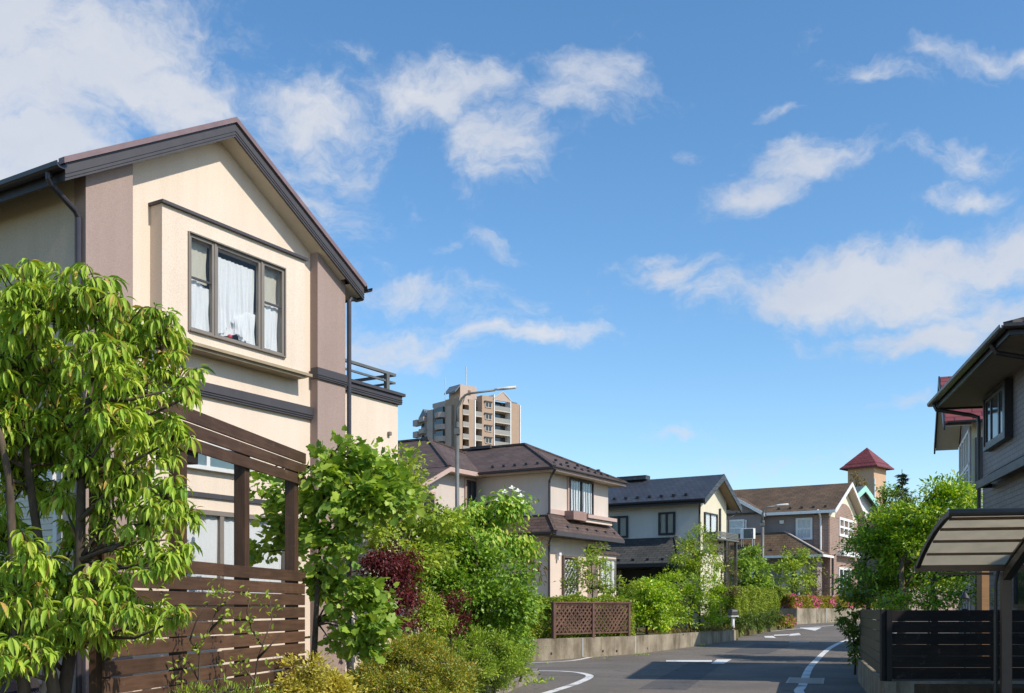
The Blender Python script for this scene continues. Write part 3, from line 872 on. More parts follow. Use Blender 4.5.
# belts
bt = MB(); fbox(bt, FN, .516, 3.619, 0, .05, 4.045, 4.215); fbox(bt, FN, .516, 3.619, .05, .062, 4.10, 4.112); fbox(bt, FN, .516, 3.619, .05, .062, 4.07, 4.08)
bt.build('belt_course', M['trim'], HL)
bt = MB(); FP = face_n(-.14)
fbox(bt, FP, 3.59, 4.235, -.10, .03, 4.61, 4.765); fbox(bt, FP, 3.59, 4.235, .03, .04, 4.66, 4.67); fbox(bt, FP, 3.59, 4.235, .03, .04, 4.63, 4.64)
bt.build('belt_course', M['trim'], HL)
bt = MB(); fbox(bt, FP, -.13, .13, -.05, .03, 4.70, 4.86); fbox(bt, FP, -.15, .15, -.05, .05, 4.86, 4.91)
bt.build('belt_course', M['trim'], HL)
bt = MB(); fbox(bt, FN, .516, 3.619, 0, .03, 2.78, 2.84); bt.build('belt_course', M['trim'], HL)
# lower window and awning
window(HL, FN, 1.25, 3.1, 1.45, 2.62, 'bronze', .09, .06, (.36,), 'curtain', waves=14, bevel=.003)
window(HL, FN, .95, 2.45, 3.12, 3.46, 'lightmetal', .08, .05, (.5,), None, pane='bluepoly', name='high_window')
# roof
ro = MB(); OV = -.25
for ue in (-.46, 4.46):
    ze = zroofL(ue)
    ro.prism([(ue, OV, ze - .02), (1.95, OV, 7.57), (1.95, OV, 7.57 - .07), (ue, OV, ze - .09)], (0, 9.0, 0))
roof = ro.build('roof', M['rooftile_l'], HL)
bb = MB()
for s, ue in ((-1, -.46), (1, 4.46)):
    ze = zroofL(ue)
    bb.prism([(ue, OV - .03, ze - .06), (1.95, OV - .03, 7.51), (1.95, OV - .03, 7.51 - .185), (ue, OV - .03, ze - .245)], (0, .03, 0))
    bb.prism([(ue, OV - .038, ze - .165), (1.95, OV - .038, 7.405), (1.95, OV - .038, 7.395), (ue, OV - .038, ze - .175)], (0, .008, 0))
    bb.prism([(ue, OV - .038, ze - .205), (1.95, OV - .038, 7.365), (1.95, OV - .038, 7.355), (ue, OV - .038, ze - .215)], (0, .008, 0))
bb.build('bargeboard', M['trim'], HL)
ec = MB()
for ue in (-.49, 4.49):
    ze = zroofL(ue)
    ec.prism([(ue, OV - .06, ze + .012), (1.95, OV - .06, 7.57), (1.95, OV - .06, 7.505), (ue, OV - .06, ze - .055)], (0, .10, 0))
ec.build('verge_cap', M['roofcap'], roof)
so = MB(); ef = MB()
for ue, uw in ((-.46, -.1), (4.46, 4.2)):
    ze = zroofL(ue); dd0 = .03 if ue < 0 else -.03
    s0 = ue + dd0; (ef if ue < 0 else so).prism([(s0, OV, zroofL(s0) - .225), (uw, OV, zroofL(uw) - .225), (uw, OV, zroofL(uw) - .215), (s0, OV, zroofL(s0) - .215)], (0, 8.7, 0))
    ef.prism([(ue, OV, ze - .235), (ue + dd0, OV, ze - .235), (ue + dd0, OV, ze - .09), (ue, OV, ze - .095)], (0, 8.7, 0))
    k1 = ue + (.37 if ue < 0 else -.37)
    so.prism([(k1, OV, zroofL(k1) - .225), (1.95, OV, 7.345), (1.95, OV, 7.33), (k1, OV, zroofL(k1) - .24)], (0, .25, 0))
ef.build('eaves_fascia', M['trim2'], HL)
so.build('soffit', M['soffit'], HL)
gt = MB()
for ue in (-.53, 4.53): gutter_run(gt, (ue, OV - .08, 6.10), (ue, 8.7, 6.10), .065)
for v in (1.2, 2.4, 3.6): gt.box(-.56, -.40, v - .01, v + .01, 6.06, 6.17)
gt.build_each('gutter', M['gutter'], HL)
dp = MB()
dp.tube([(-.53, -.10, 6.05), (-.53, -.10, 5.97), (-.50, -.10, 5.92), (-.19, -.08, 5.74), (-.150, -.075, 5.68), (-.150, -.075, 0)], .033, 10)
dp.build('downpipe', M['gutter'], HL)
dp = MB(); dp.tube([(4.53, -.12, 6.05), (4.58, -.13, 5.96), (4.46, -.14, 5.92), (4.30, -.165, 5.90), (4.255, -.17, 5.85), (4.255, -.17, 0)], .033, 10)
dp.build('downpipe', M['gutter'], HL)
# balcony wing on the right
MB().box(4.207, 5.62, .002, 4.4, 0, 4.58).build('balcony_wall', M['cream'], HL)
bt = MB(); fbox(bt, FN, 4.236, 5.67, -4.45, .045, 4.59, 4.72); fbox(bt, FN, 4.236, 5.67, .045, .055, 4.65, 4.66); fbox(bt, FN, 4.236, 5.67, .045, .055, 4.62, 4.63); fbox(bt, FN, 4.236, 5.72, -4.5, .075, 4.72, 4.765)
bt.build('belt_course', M['trim'], HL)
rl = MB()
rl.box(4.24, 5.6, .02, .07, 5.03, 5.07); rl.box(4.24, 5.6, .03, .06, 4.91, 4.94)
rl.box(5.55, 5.6, .07, 4.2, 5.03, 5.07); rl.box(5.56, 5.59, .06, 4.2, 4.91, 4.94)
for v in (.045, 1.4, 2.8, 4.15): rl.box(5.36 if v < .1 else 5.55, 5.43 if v < .1 else 5.6, v - .03, v + .03, 4.766, 5.03)
rl.build('balcony_rail', M['pole'], HL)
vn = MB(); fbox(vn, FN, 5.35, 5.41, .002, .05, 4.07, 4.13); vn.build('vent', M['bronze'], HL, bevel=.01)
vn = MB(); fbox(vn, FN, .62, .74, .002, .06, 3.55, 3.67); vn.build('vent', M['bronze'], HL, bevel=.02)
# left side: roller shutter, meter box
sh = MB(); FLl = face_l(-.103)
for i in range(26): fbox(sh, FLl, .35, 2.6, .01, .035 + .012 * (i % 2), .95 + .07 * i, 1.015 + .07 * i)
sho = sh.build('roller_shutter', plain('cream_shutter', (.62, .57, .46), .5, var=.04), HL)
sf = MB(); fbox(sf, FLl, .28, .35, 0, .07, .9, 2.82); fbox(sf, FLl, 2.6, 2.67, 0, .07, .9, 2.82); fbox(sf, FLl, .28, 2.67, 0, .12, 2.82, 3.0); sf.build('frame', M['lightmetal'], sho)
mbx = MB(); fbox(mbx, FLl, .62, .86, 0, .14, .52, .86); mbx.build('meter_box', M['white'], HL, bevel=.03)

# ------------------------------------------------------------------ brown-roofed house (middle)
HM = thing('brown_roofed_house', 'pale pinkish house with brown hipped roofs behind the lattice screen', 'house', (1.21, 34.72, .55), TH)
FMn, FMl = face_n(0.0), face_l(0.0)
MB().box(0, 4.4, 0, 9, 0, 5.33).build('wall', M['wall_m'], HM)
MB().box(-3.45, -.001, 2.88, 9, 0, 4.55).build('wall', M['wall_m'], HM)
wg = MB(); wg.prism([(-1.8, 2.88, 4.551), (-.001, 2.88, 4.551), (-.001, 2.88, 5.32), (-1.8, 2.88, 5.32), ], (0, 6, 0)); wg.prism([(-3.45, 2.88, 4.551), (-1.801, 2.88, 4.551), (-1.801, 2.88, 5.32)], (0, 6, 0)); wg.build('wall', M['wall_m'], HM)
MB().box(.002, 4.402, -.004, -.001, 0, 3.4).build('wall', M['palepeach'], HM)
def hipped(parent, u0, u1, v0, v1, ze, slope, mat, rimmat, rimh=.16, axis=None, caps=True, capmat=None, guards=()):
    r, A, B = hip_roof(u0, u1, v0, v1, ze, slope, ridge_axis=axis)
    r.poly([(u0, v0, ze), (u0, v1, ze), (u1, v1, ze), (u1, v0, ze)])
    ro = r.build('roof', M[mat], parent)
    fascia(u0 + .01, u1 - .01, v0 + .01, v1 - .01, ze - rimh, ze - .012).build('fascia', M[rimmat], ro)
    MB().box(u0 + .04, u1 - .04, v0 + .04, v1 - .04, ze - rimh + .02, ze - rimh + .035).build('soffit', M['soffit'], ro)
    if caps:
        c = MB(); ridge_caps(c, A, B)
        for q, e in (((u0, v0, ze), A), ((u1, v0, ze), A if (axis or ('v' if v1 - v0 >= u1 - u0 else 'u')) == 'v' else B), ((u0, v1, ze), B if (axis or ('v' if v1 - v0 >= u1 - u0 else 'u')) == 'v' else A), ((u1, v1, ze), B)):
            ridge_caps(c, q, e, .13, .05)
        c.build('ridge_cap', M[capmat or mat], ro)
    return ro, A, B
rm, A1, B1_ = hipped(HM, -.5, 4.9, -.5, 8, 5.45, .47, 'rooftile_m', 'pink', .13)
sg = MB(); snow_guards(sg, (-.15, .1, 5.62), (-.15, 2.3, 5.62), 5); snow_guards(sg, (-.1, -.12, 5.63), (4.4, -.12, 5.63), 9, .05); snow_guards(sg, (.3, .1, 5.8), (4.2, .1, 5.8), 5, .05); sg.build_each('snow_guard', M['trim'], rm)
MB().box(2.0, 2.4, 3.6, 4.5, 6.70, 6.80).build('ridge_vent', M['trim'], rm)
rw, A2, B2 = hipped(HM, -2.23, 3.97, 2.43, 11, 5.46, .50, 'rooftile_m', 'pink')
MB().box(.75, .97, 5.5, 5.75, 6.96, 7.10).build('ridge_vent', M['trim'], rw)
cs_ = MB(); cs_.prism([(-4.1, 2.43, 4.60), (-2.22, 2.43, 5.452), (-2.22, 2.43, 5.40), (-4.1, 2.43, 4.55)], (0, 7, 0)); cs_.build('roof', M['rooftile_m'], HM)
rk = MB(); rk.prism([(-4.12, 2.40, 4.56), (-2.2, 2.40, 5.43), (-2.2, 2.40, 5.28), (-4.12, 2.40, 4.41)], (0, .04, 0)); rk.build('bargeboard', M['pink'], HM)
FMw = face_n(2.88)
window(HM, FMw, -.74, -.06, 4.05, 5.25, 'pink', .07, .07, (), None); window(HM, FMw, -.68, -.10, 4.10, 5.20, 'trim', .085, .05, (.5,), None)
window(HM, FMw, -3.2, -2.45, 3.6, 4.62, 'pink', .07, .08, ()); 
window(HM, FMn, 1.25, 3.15, 4.10, 5.32, 'pink', .06, .08, (), None)
window(HM, FMn, 1.33, 3.07, 4.12, 5.30, 'trim', .10, .05, (.5,), 'curtain', waves=9, cseed=4)
lg = MB(); fbox(lg, FMn, -.003, 4.45, .002, .05, 3.98, 4.14); lgo = lg.build('belt_course', M['pink'], HM)
pb = MB(); fbox(pb, FMn, 1.0, 1.95, .05, .40, 3.84, 4.14); pb.build('planter_box', plain('brown_pink_box', (.30, .19, .16), .6), HM)
pb = MB(); fbox(pb, FMn, 1.96, 4.2, .05, .46, 3.96, 4.08); pb.build('ledge', M['pink'], HM)
pb = MB(); fbox(pb, FMn, 1.96, 4.0, .002, .36, 3.82, 3.94); pb.build('ledge', M['palepeach'], HM)
# pent roof over the ground floor
pr_ = MB(); O = .62; zt, zb_ = 3.95, 3.33
pr_.poly([(-O, -O, zb_), (4.45, -O, zb_), (4.40, -.003, zt), (0, -.003, zt)])
pr_.poly([(-O, -O, zb_), (0, -.003, zt), (-.003, 2.879, zt), (-O, 2.879, zb_)])
pr_.poly([(4.45, -O, zb_), (4.40, -.003, zb_), (4.40, -.003, zt)])
pr_.poly([(-O, -O, zb_), (-O, 2.879, zb_), (-.003, 2.879, zb_), (-.003, -.003, zb_), (4.40, -.003, zb_), (4.45, -O, zb_)])
pro = pr_.build('roof', M['rooftile_m'], HM)
pf = MB(); pf.box(-O, 4.46, -O - .02, -O + .01, zb_ - .13, zb_ - .005); pf.box(-O - .02, -O + .01, -O + .011, 2.87, zb_ - .13, zb_ - .005); pf.box(-O + .02, 4.4, -O + .02, -.01, zb_ - .12, zb_ - .10)
pf.build('fascia', M['trim'], pro)
sg = MB(); snow_guards(sg, (.2, -.42, 3.52), (4.4, -.42, 3.52), 6); sg.build_each('snow_guard', M['trim'], pro)
ridge_caps(MB(), (-O, -O, zb_), (0, 0, zt), .12, .05).build('ridge_cap', M['rooftile_m'], pro)
gm = MB(); gutter_run(gm, (-.57, -.55, 5.42), (-.57, 2.4, 5.42), .07); gutter_run(gm, (-.5, -.55, 5.45), (4.95, -.55, 5.45), .045); gutter_run(gm, (-.70, -O, zb_ - .02), (-.70, 2.87, zb_ - .02), .07); gm.build_each('gutter', M['gutter'], HM)
dp = MB(); dp.tube([(-.5, -.55, 5.36), (-.45, -.4, 5.22), (-.06, -.07, 5.05), (-.05, -.06, 4.95), (-.05, -.06, 3.9)], .04, 8); dp.tube([(-.66, -.5, 3.28), (-.5, -.35, 3.1), (-.06, -.05, 3.0), (-.05, -.05, 0)], .04, 8); dp.build_each('downpipe', M['gutter'], HM)
# door with an ornamental grille, lamp, bay window
dr = MB(); fbox(dr, FMn, .95, 1.85, .006, .05, .15, 2.55); dro = dr.build('door', M['dark'], HM)
df = MB(); fbox(df, FMn, .87, .95, .005, .09, .15, 2.63); fbox(df, FMn, 1.85, 1.93, .005, .09, .15, 2.63); fbox(df, FMn, .95, 1.85, .005, .09, 2.55, 2.63); df.build('frame', plain('brown_door_frame', (.12, .085, .07), .5), dro)
gr = MB()
for i in range(4):
    for j in range(10):
        a = 1.08 + .21 * i; z = .4 + .22 * j
        gr.tube([FMn(a + .08 * math.cos(q), .065, z + .09 * math.sin(q)) for q in [k * math.pi / 5 for k in range(11)]], .012, 5)
gr.build('grille', M['white'], dro)
lp = MB(); fbox(lp, FMn, .45, .60, .005, .16, 2.62, 2.70); fbox(lp, FMn, .48, .57, .02, .12, 2.45, 2.62); lp.build('porch_lamp', M['white'], HM)
bx = MB(); fbox(bx, FMn, 2.75, 4.2, .005, .42, 1.2, 2.75); bx.build('window_bay', M['palepeach'], HM)
window(HM, face_n(-.42), 2.85, 4.1, 1.5, 2.62, 'bronze', .05, .06, (.35, .7), 'curtain', waves=5)
bc = MB(); bc.prism([(2.65, -.52, 2.76), (4.32, -.52, 2.76), (4.32, -.005, 2.95), (2.65, -.005, 2.95)], (0, 0, .05)); bc.build('bay_roof', M['rooftile_m'], HM)

# ------------------------------------------------------------------ slate-blue roofed house
HN = thing('slate_roofed_house', 'white rough-cast house with a slate-blue gable roof and a cream front with a balcony', 'house', (8.19, 46, .55), TH)
FNn, FNl = face_n(0.0), face_l(0.0)
def zr(u): return 6.86 - .55 * abs(u - 1.7)
wn = MB(); wn.prism([(0, 0, 0), (3.4, 0, 0), (3.4, 0, zr(3.4) - .14), (1.7, 0, zr(1.7) - .14), (0, 0, zr(0) - .14)], (0, 10, 0)); wn.build('wall', M['wall_n'], HN)
MB().prism([(.002, -.004, 0), (3.398, -.004, 0), (3.398, -.004, zr(3.4) - .15), (1.7, -.004, zr(1.7) - .15), (.002, -.004, zr(0) - .15)], (0, .003, 0)).build('front_wall', M['yellowcream'], HN)
rn = MB(); b_ = -.5
for ue in (-.62, 4.02): rn.prism([(ue, b_, zr(ue)), (1.7, b_, 6.86), (1.7, b_, 6.79), (ue, b_, zr(ue) - .07)], (0, 11, 0))
rno = rn.build('roof', M['rooftile_n'], HN)
bb = MB()
for ue in (-.64, 4.04): bb.prism([(ue, b_ - .04, zr(ue) + .01), (1.7, b_ - .04, 6.875), (1.7, b_ - .04, 6.58), (ue, b_ - .04, zr(ue) - .27)], (0, .06, 0))
bb.build('bargeboard', M['rooftile_n'], HN)
sf = MB()
for ue in (-.6, 4.0): sf.prism([(ue, b_ + .03, zr(ue) - .16), (1.7, b_ + .03, 6.70), (1.7, b_ + .03, 6.685), (ue, b_ + .03, zr(ue) - .175)], (0, .46, 0))
sf.build('soffit', plain('brown_soffit', (.30, .22, .15), .8), HN)
gn = MB(); gutter_run(gn, (-.70, b_ - .02, zr(-.62) - .02), (-.70, 10, zr(-.62) - .02), .09); gutter_run(gn, (4.1, b_, zr(4.02) - .02), (4.1, 10, zr(4.02) - .02), .08); gn.box(-.62, -.55, b_, 10, zr(-.62) - .22, zr(-.62) - .08); gn.build('gutter', M['trim2'], HN)
sg = MB(); snow_guards(sg, (-.25, .2, zr(-.25)), (-.25, 6, zr(-.25)), 10, .07); sg.build_each('snow_guard', M['trim2'], rno)
MB().box(1.45, 1.95, 3.2, 4.7, 6.86, 7.05).build('ridge_vent', M['rooftile_n'], rno)
window(HN, FNl, 3.4, 4.3, 4.05, 5.05, 'trim2', .08, .09, (.5,), 'curtain2', waves=6); window(HN, FNl, 1.10, 1.90, 4.10, 5.12, 'trim2', .08, .09, (.5,), 'curtain2', waves=6)
window(HN, FNn, .55, 2.1, 4.08, 5.1, 'trim2', .09, .06, (.45,), 'curtain', waves=6)
bal = MB()
for i in range(4): fbox(bal, FNn, .5, 3.2, .62, .66, 3.99 + .065 * i, 4.04 + .065 * i)
for a in (.5, 1.85, 3.15): fbox(bal, FNn, a, a + .05, .56, .62, 3.96, 4.25)
fbox(bal, FNn, .45, 3.25, .005, .68, 3.88, 3.95); fbox(bal, FNn, .45, .50, .01, .62, 4.0, 4.2); bal.build('balcony', M['pole'], HN)
pp = MB()
fbox(pp, FNn, 1.75, 1.87, .50, .62, 0, 3.878); fbox(pp, FNn, 3.05, 3.17, .50, .62, 0, 3.878); pp.build_each('balcony_post', M['darkalu'], HN)
dp = MB(); dp.tube([(-.65, -.3, 5.4), (-.3, -.15, 5.2), (-.08, -.06, 4.95), (-.07, -.06, 0)], .045, 8); dp.tube([(2.45, -.06, 5.4), (2.45, -.06, 3.8)], .05, 8); dp.tube([(4.0, -.3, 5.3), (3.5, -.07, 5.0), (3.45, -.07, 0)], .05, 8); dp.build_each('downpipe', M['darkalu'], HN)
# lower storey and its pent roof
MB().box(-1.7, -.002, 3.0, 10, 0, 2.5).build('wall', M['brick_o'], HN); MB().box(-1.5, -.003, 0.6, 3.0, 0, 2.5).build('wall', M['dark'], HN)  # second block: near-black colour in place of a shaded entrance recess
pn = MB(); zt, zb_ = 4.0, 2.75
pn.poly([(-2.3, -.1, zb_), (-.005, 1.1, zt), (-.005, 10, zt), (-2.3, 10, zb_)]); pn.poly([(-2.3, -.1, zb_), (-.005, -.1, zb_ + .05), (-.005, 1.1, zt)]); pn.poly([(-2.3, -.1, zb_), (-2.3, 10, zb_), (-.005, 10, zb_), (-.005, -.1, zb_)])
pno = pn.build('roof', M['rooftile_n2'], HN)
pf = MB(); pf.box(-2.4, -2.30, -.12, 10, zb_ - .16, zb_); pf.box(-2.29, -.01, -.14, -.09, zb_ - .15, zb_); pf.build('fascia', M['trim2'], pno)
ridge_caps(MB(), (-2.3, -.1, zb_), (0, 1.1, zt), .14, .06).build('ridge_cap', M['rooftile_n2'], pno)
sg = MB(); snow_guards(sg, (-2.0, .5, zb_ + .16), (-2.0, 6, zb_ + .16), 8, .06); sg.build_each('snow_guard', M['trim2'], pno)
ps = MB(); ps.box(-2.2, -2.1, .1, .2, 0, 2.6); ps.box(-2.2, -2.1, 2.9, 3.0, 0, 2.6); ps.build_each('porch_post', M['darkalu'], HN)
window(HN, face_l(-1.7), 3.4, 4.6, 1.3, 2.2, 'trim2', .06, .07, (.5,))

# ------------------------------------------------------------------ taupe house with white trim
HO = thing('taupe_house', 'taupe house with brown roof and white trim and a brick gable with an arched panel', 'house', (19.3, 64, 1.36), TH)
FOn, FOl = face_n(0.0), face_l(0.0)
WO = 7.0
def zo(u): return 8.0 - .5 * abs(u - 3.5)
MB().prism([(0, 0, 0), (WO, 0, 0), (WO, 0, zo(WO) - .16), (3.5, 0, zo(3.5) - .16), (0, 0, zo(0) - .16)], (0, 9, 0)).build('wall', M['wall_o'], HO)
MB().box(-.02, WO + .02, -.06, -.002, 0, 5.62).build('brick_wall', M['brick_o'], HO)
MB().box(-.06, -.003, -.001, .9, 0, 5.75).build('brick_wall', M['brick_o'], HO)
MB().prism([(-.0, -.05, 5.64), (WO, -.05, 5.64), (WO, -.05, zo(WO) - .17), (3.5, -.05, zo(3.5) - .17), (0, -.05, zo(0) - .17)], (0, .046, 0)).build('gable_panel', plain('cream_gable', (.72, .66, .50), .8, var=.04), HO)
ar = MB(); ar.prism([(3.5 + 2.2 * math.cos(q), -.075, 5.63 + 1.05 * math.sin(q)) for q in [k * math.pi / 16 for k in range(17)]], (0, .024, 0)); ar.build('arched_panel', M['brick_o'], HO)
ro = MB(); b_ = -.55
for ue in (-.5, WO + .5): ro.prism([(ue, b_, zo(ue)), (3.5, b_, 8.0), (3.5, b_, 7.93), (ue, b_, zo(ue) - .07)], (0, 10, 0))
# left wing roof, its ridge across the main one
def zw(v): return 7.16 - .57 * abs(v - 5.85)
for ve in (3.75, 7.95):
    ro.prism([(-.75, ve, zw(ve)), (-.75, 5.85, 7.16), (-.75, 5.85, 7.09), (-.75, ve, zw(ve) - .07)], (3.2, 0, 0))
roo = ro.build('roof', M['rooftile_o'], HO)
fb = MB()
for ue in (-.54, WO + .54): fb.prism([(ue, b_ - .04, zo(ue) + .01), (3.5, b_ - .04, 8.02), (3.5, b_ - .04, 7.78), (ue, b_ - .04, zo(ue) - .23)], (0, .05, 0))
for ve in (3.72, 7.98): fb.prism([(-.80, ve, zw(ve) + .01), (-.80, 5.85, 7.18), (-.80, 5.85, 6.95), (-.80, ve, zw(ve) - .22)], (.05, 0, 0))
fb.box(-.62, -.50, b_, 3.7, zo(-.5) - .2, zo(-.5) - .02)
fb.build('bargeboard', M['white'], HO)
sf = MB()
for ue in (-.48, WO + .48): sf.prism([(ue, b_ + .01, zo(ue) - .10), (3.5, b_ + .01, 7.86), (3.5, b_ + .01, 7.845), (ue, b_ + .01, zo(ue) - .115)], (0, .48, 0))
sf.build('soffit', M['soffit'], HO)
sg = MB(); snow_guards(sg, (-.1, -.2, zo(-.1)), (-.1, 3.4, zo(-.1)), 5, .08); sg.build_each('snow_guard', M['trim'], roo)
MB().prism([(-.4, 4.0, 0), (-.4, 7.7, 0), (-.4, 7.7, zw(7.7) - .2), (-.4, 5.85, 6.9), (-.4, 4.0, zw(4.0) - .2)], (.398, 0, 0)).build('wall', M['wall_o'], HO)
FOw = face_l(-.4)
window(HO, FOw, 5.15, 6.3, 4.55, 5.65, 'white', .08, .13, (), 'curtain', waves=4, cross=(.5,)); window(HO, FOw, 6.5, 7.3, 5.95, 6.3, 'white', .08, .1, ())
window(HO, FOl, .98, 2.0, 4.25, 5.6, 'white', .08, .13, (), 'curtain', waves=4, cross=(.5,))
window(HO, FOn, 2.1, 5.5, 4.55, 5.75, 'white', .13, .16, (.333, .667), 'curtain', waves=10, cross=(.5,))
window(HO, FOn, 2.0, 5.0, .2, 2.6, 'white', .13, .14, (.35, .65), None)
db = MB(); fbox(db, FOn, 1.6, 6.2, .06, .5, 3.3, 3.6); db.build('balcony_ledge', M['white'], HO)
db = MB(); fbox(db, FOn, 2.2, 5.6, .061, .09, 3.65, 4.5); db.build('panel', M['mauve'], HO)
dp = MB(); dp.tube([(-.56, .5, 6.0), (-.25, .45, 5.7), (-.12, .45, 5.5), (-.12, .45, 3.4)], .06, 8); dp.build('downpipe', M['white'], HO)
lm = MB(); lm.box(-.12, -.003, 2.75, 3.0, 5.3, 5.5); lm.build('wall_lamp', M['white'], HO)
po = MB(); zt, zb_ = 4.75, 3.22
po.poly([(-2.3, -.3, zb_), (-.41, 2.6, zt), (-.41, 9, zt), (-2.3, 9, zb_)]); po.poly([(-2.3, -.3, zb_), (-.07, -.3, zb_), (-.07, 2.6, zt), (-.41, 2.6, zt)]); po.poly([(-2.3, -.3, zb_), (-2.3, 9, zb_), (-.07, 9, zb_), (-.07, -.3, zb_)])
poo = po.build('roof', M['rooftile_o'], HO)
pf = MB(); pf.box(-2.42, -2.30, -.32, 9, zb_ - .16, zb_ - .01); pf.box(-2.29, -.08, -.34, -.29, zb_ - .15, zb_ - .01); pf.build('fascia', M['white'], poo)
ridge_caps(MB(), (-2.3, -.3, zb_ + .02), (-.35, 2.6, zt + .02), .14, .06).build('ridge_cap', M['aptgrey'], poo)
sg = MB(); snow_guards(sg, (-1.9, .8, zb_ + .33), (-1.9, 6, zb_ + .33), 6, .07); sg.build_each('snow_guard', M['trim'], poo)
MB().box(-1.6, -.401, .3, 9, 0, 3.1).build('wall', M['wall_o'], HO)
window(HO, face_l(-1.6), 3.5, 5.0, .7, 2.4, 'white', .08, .12, (.5,)); 
pd = MB(); pd.box(-1.66, -1.601, .9, 2.4, .1, 2.6); pd.build('entrance_wall', M['palepeach'], HO)
window(HO, face_l(-1.66), 1.3, 1.9, .3, 2.3, 'white', .06, .1, ())
vp = MB(); vp.tube([(-.3, -.12, 0), (-.3, -.12, 3.2)], .05, 8); vp.tube([(.5, -.13, 0), (.5, -.13, 3.3)], .06, 8); vp.build_each('drain_pipe', M['trim'], HO)
# air conditioner standing on the lower roof
acp = Vector((19.3, 64, 0)) + DU * -1.55 + DV * 4.55
AC = thing('air_conditioner', 'white outdoor air conditioner unit standing on the brown lower roof of the taupe house', 'air conditioner', (acp.x, acp.y, 1.36 + 4.09), TH)
def ac_unit(t, w=.8, d=.3, h=.62):
    MB().box(-d / 2, d / 2, -w / 2, w / 2, .22, .22 + h).build('casing', M['white'], t, bevel=.015)
    k = MB()
    for i in range(3): k.tube([(-d / 2 - .01, -.10 + (.06 + .07 * i) * math.cos(q), .22 + h / 2 + (.06 + .07 * i) * math.sin(q)) for q in [j * math.pi / 8 for j in range(17)]], .01, 5)
    k.box(-d / 2 - .012, -d / 2 - .001, -w / 2 + .03, w / 2 - .22, .26, .18 + h); k.build('fan_grille', M['pole'], t)
    k = MB()
    for y in (-w / 2 + .08, w / 2 - .08): k.box(-d / 2, -d / 2 + .04, y - .02, y + .02, -.25, .219); k.box(d / 2 - .04, d / 2, y - .02, y + .02, -.25, .219)
    k.build('stand', M['lightmetal'], t)
ac_unit(AC, .85, .36, .66)
pi = MB(); pi.tube([(.19, .3, .4), (.9, .5, .5), (1.05, .5, .7), (1.08, .5, 1.5)], .045, 8); pi.build('duct', M['white'], AC)

# ------------------------------------------------------------------ mint gable house, tower, dark roof behind
TT = rad(46)
HT = thing('tower', 'tan tower with a red pyramid roof rising behind the houses', 'tower', (29.3, 85, .58), TT); HT.scale = (.9, .9, 1)
MB().box(0, 2.5, 0, 2.5, 0, 12.35).build('wall', M['towerwall'], HT)
r, A, B = hip_roof(-.22, 2.72, -.22, 2.721, 12.62, .98); r.poly([(-.22, -.22, 12.62), (-.22, 2.721, 12.62), (2.72, 2.721, 12.62), (2.72, -.22, 12.62)]); ro = r.build('roof', M['roof_red'], HT)
r2 = MB()
def frust(a, b, z0, z1, s=2.5):
    lo = [(-a, -a, z0), (s + a, -a, z0), (s + a, s + a, z0), (-a, s + a, z0)]; hi = [(-b, -b, z1), (s + b, -b, z1), (s + b, s + b, z1), (-b, s + b, z1)]
    for q in range(4): r2.poly([lo[q], lo[(q + 1) % 4], hi[(q + 1) % 4], hi[q]])
    r2.poly(lo[::-1]); r2.poly(hi)
frust(.52, .20, 12.33, 12.61); r2.build('skirt_roof', M['roof_red'], HT)
fascia(-.54, 3.04, -.54, 3.04, 12.22, 12.325, .05).build('fascia', M['roof_red'], HT)
dp = MB(); dp.tube([(-.02, -.08, 11.3), (-.02, -.08, 0)], .07, 8); dp.build('downpipe', M['white'], HT)
HG = thing('mint_trimmed_house', 'white gable with mint green bargeboards in front of the tower', 'house', (23.55, 75.2, .58), rad(45))
pk = (2.7, 9.75)
MB().prism([(0, 0, 0), (5.4, 0, 0), (5.4, 0, pk[1] - 1.6), (2.7, 0, pk[1] - .12), (0, 0, pk[1] - 1.6)], (0, 8, 0)).build('wall', M['white'], HG)
gr_ = MB(); bg = MB()
for ue in (-.5, 5.9):
    ze = pk[1] - .55 * 3.2
    gr_.prism([(ue, -.5, ze), (2.7, -.5, pk[1]), (2.7, -.5, pk[1] - .1), (ue, -.5, ze - .1)], (0, 9, 0))
    bg.prism([(ue, -.56, ze), (2.7, -.56, pk[1] + .02), (2.7, -.56, pk[1] - .42), (ue, -.56, ze - .42)], (0, .06, 0))
gr_.build('roof', plain('green_grey_roof', (.10, .13, .12), .5), HG); bg.build('bargeboard', M['mint'], HG)
HK = thing('dark_roofed_house', 'low dark brown roof between the taupe house and the big tree', 'house', (27.0, 71.5, .58), rad(35))
MB().box(0, 7, 0, 6, 0, 6.4).build('wall', M['mauve'], HK)
hipped(HK, -.6, 7.6, -.6, 6.6, 6.5, .5, 'rooftile_o', 'trim')

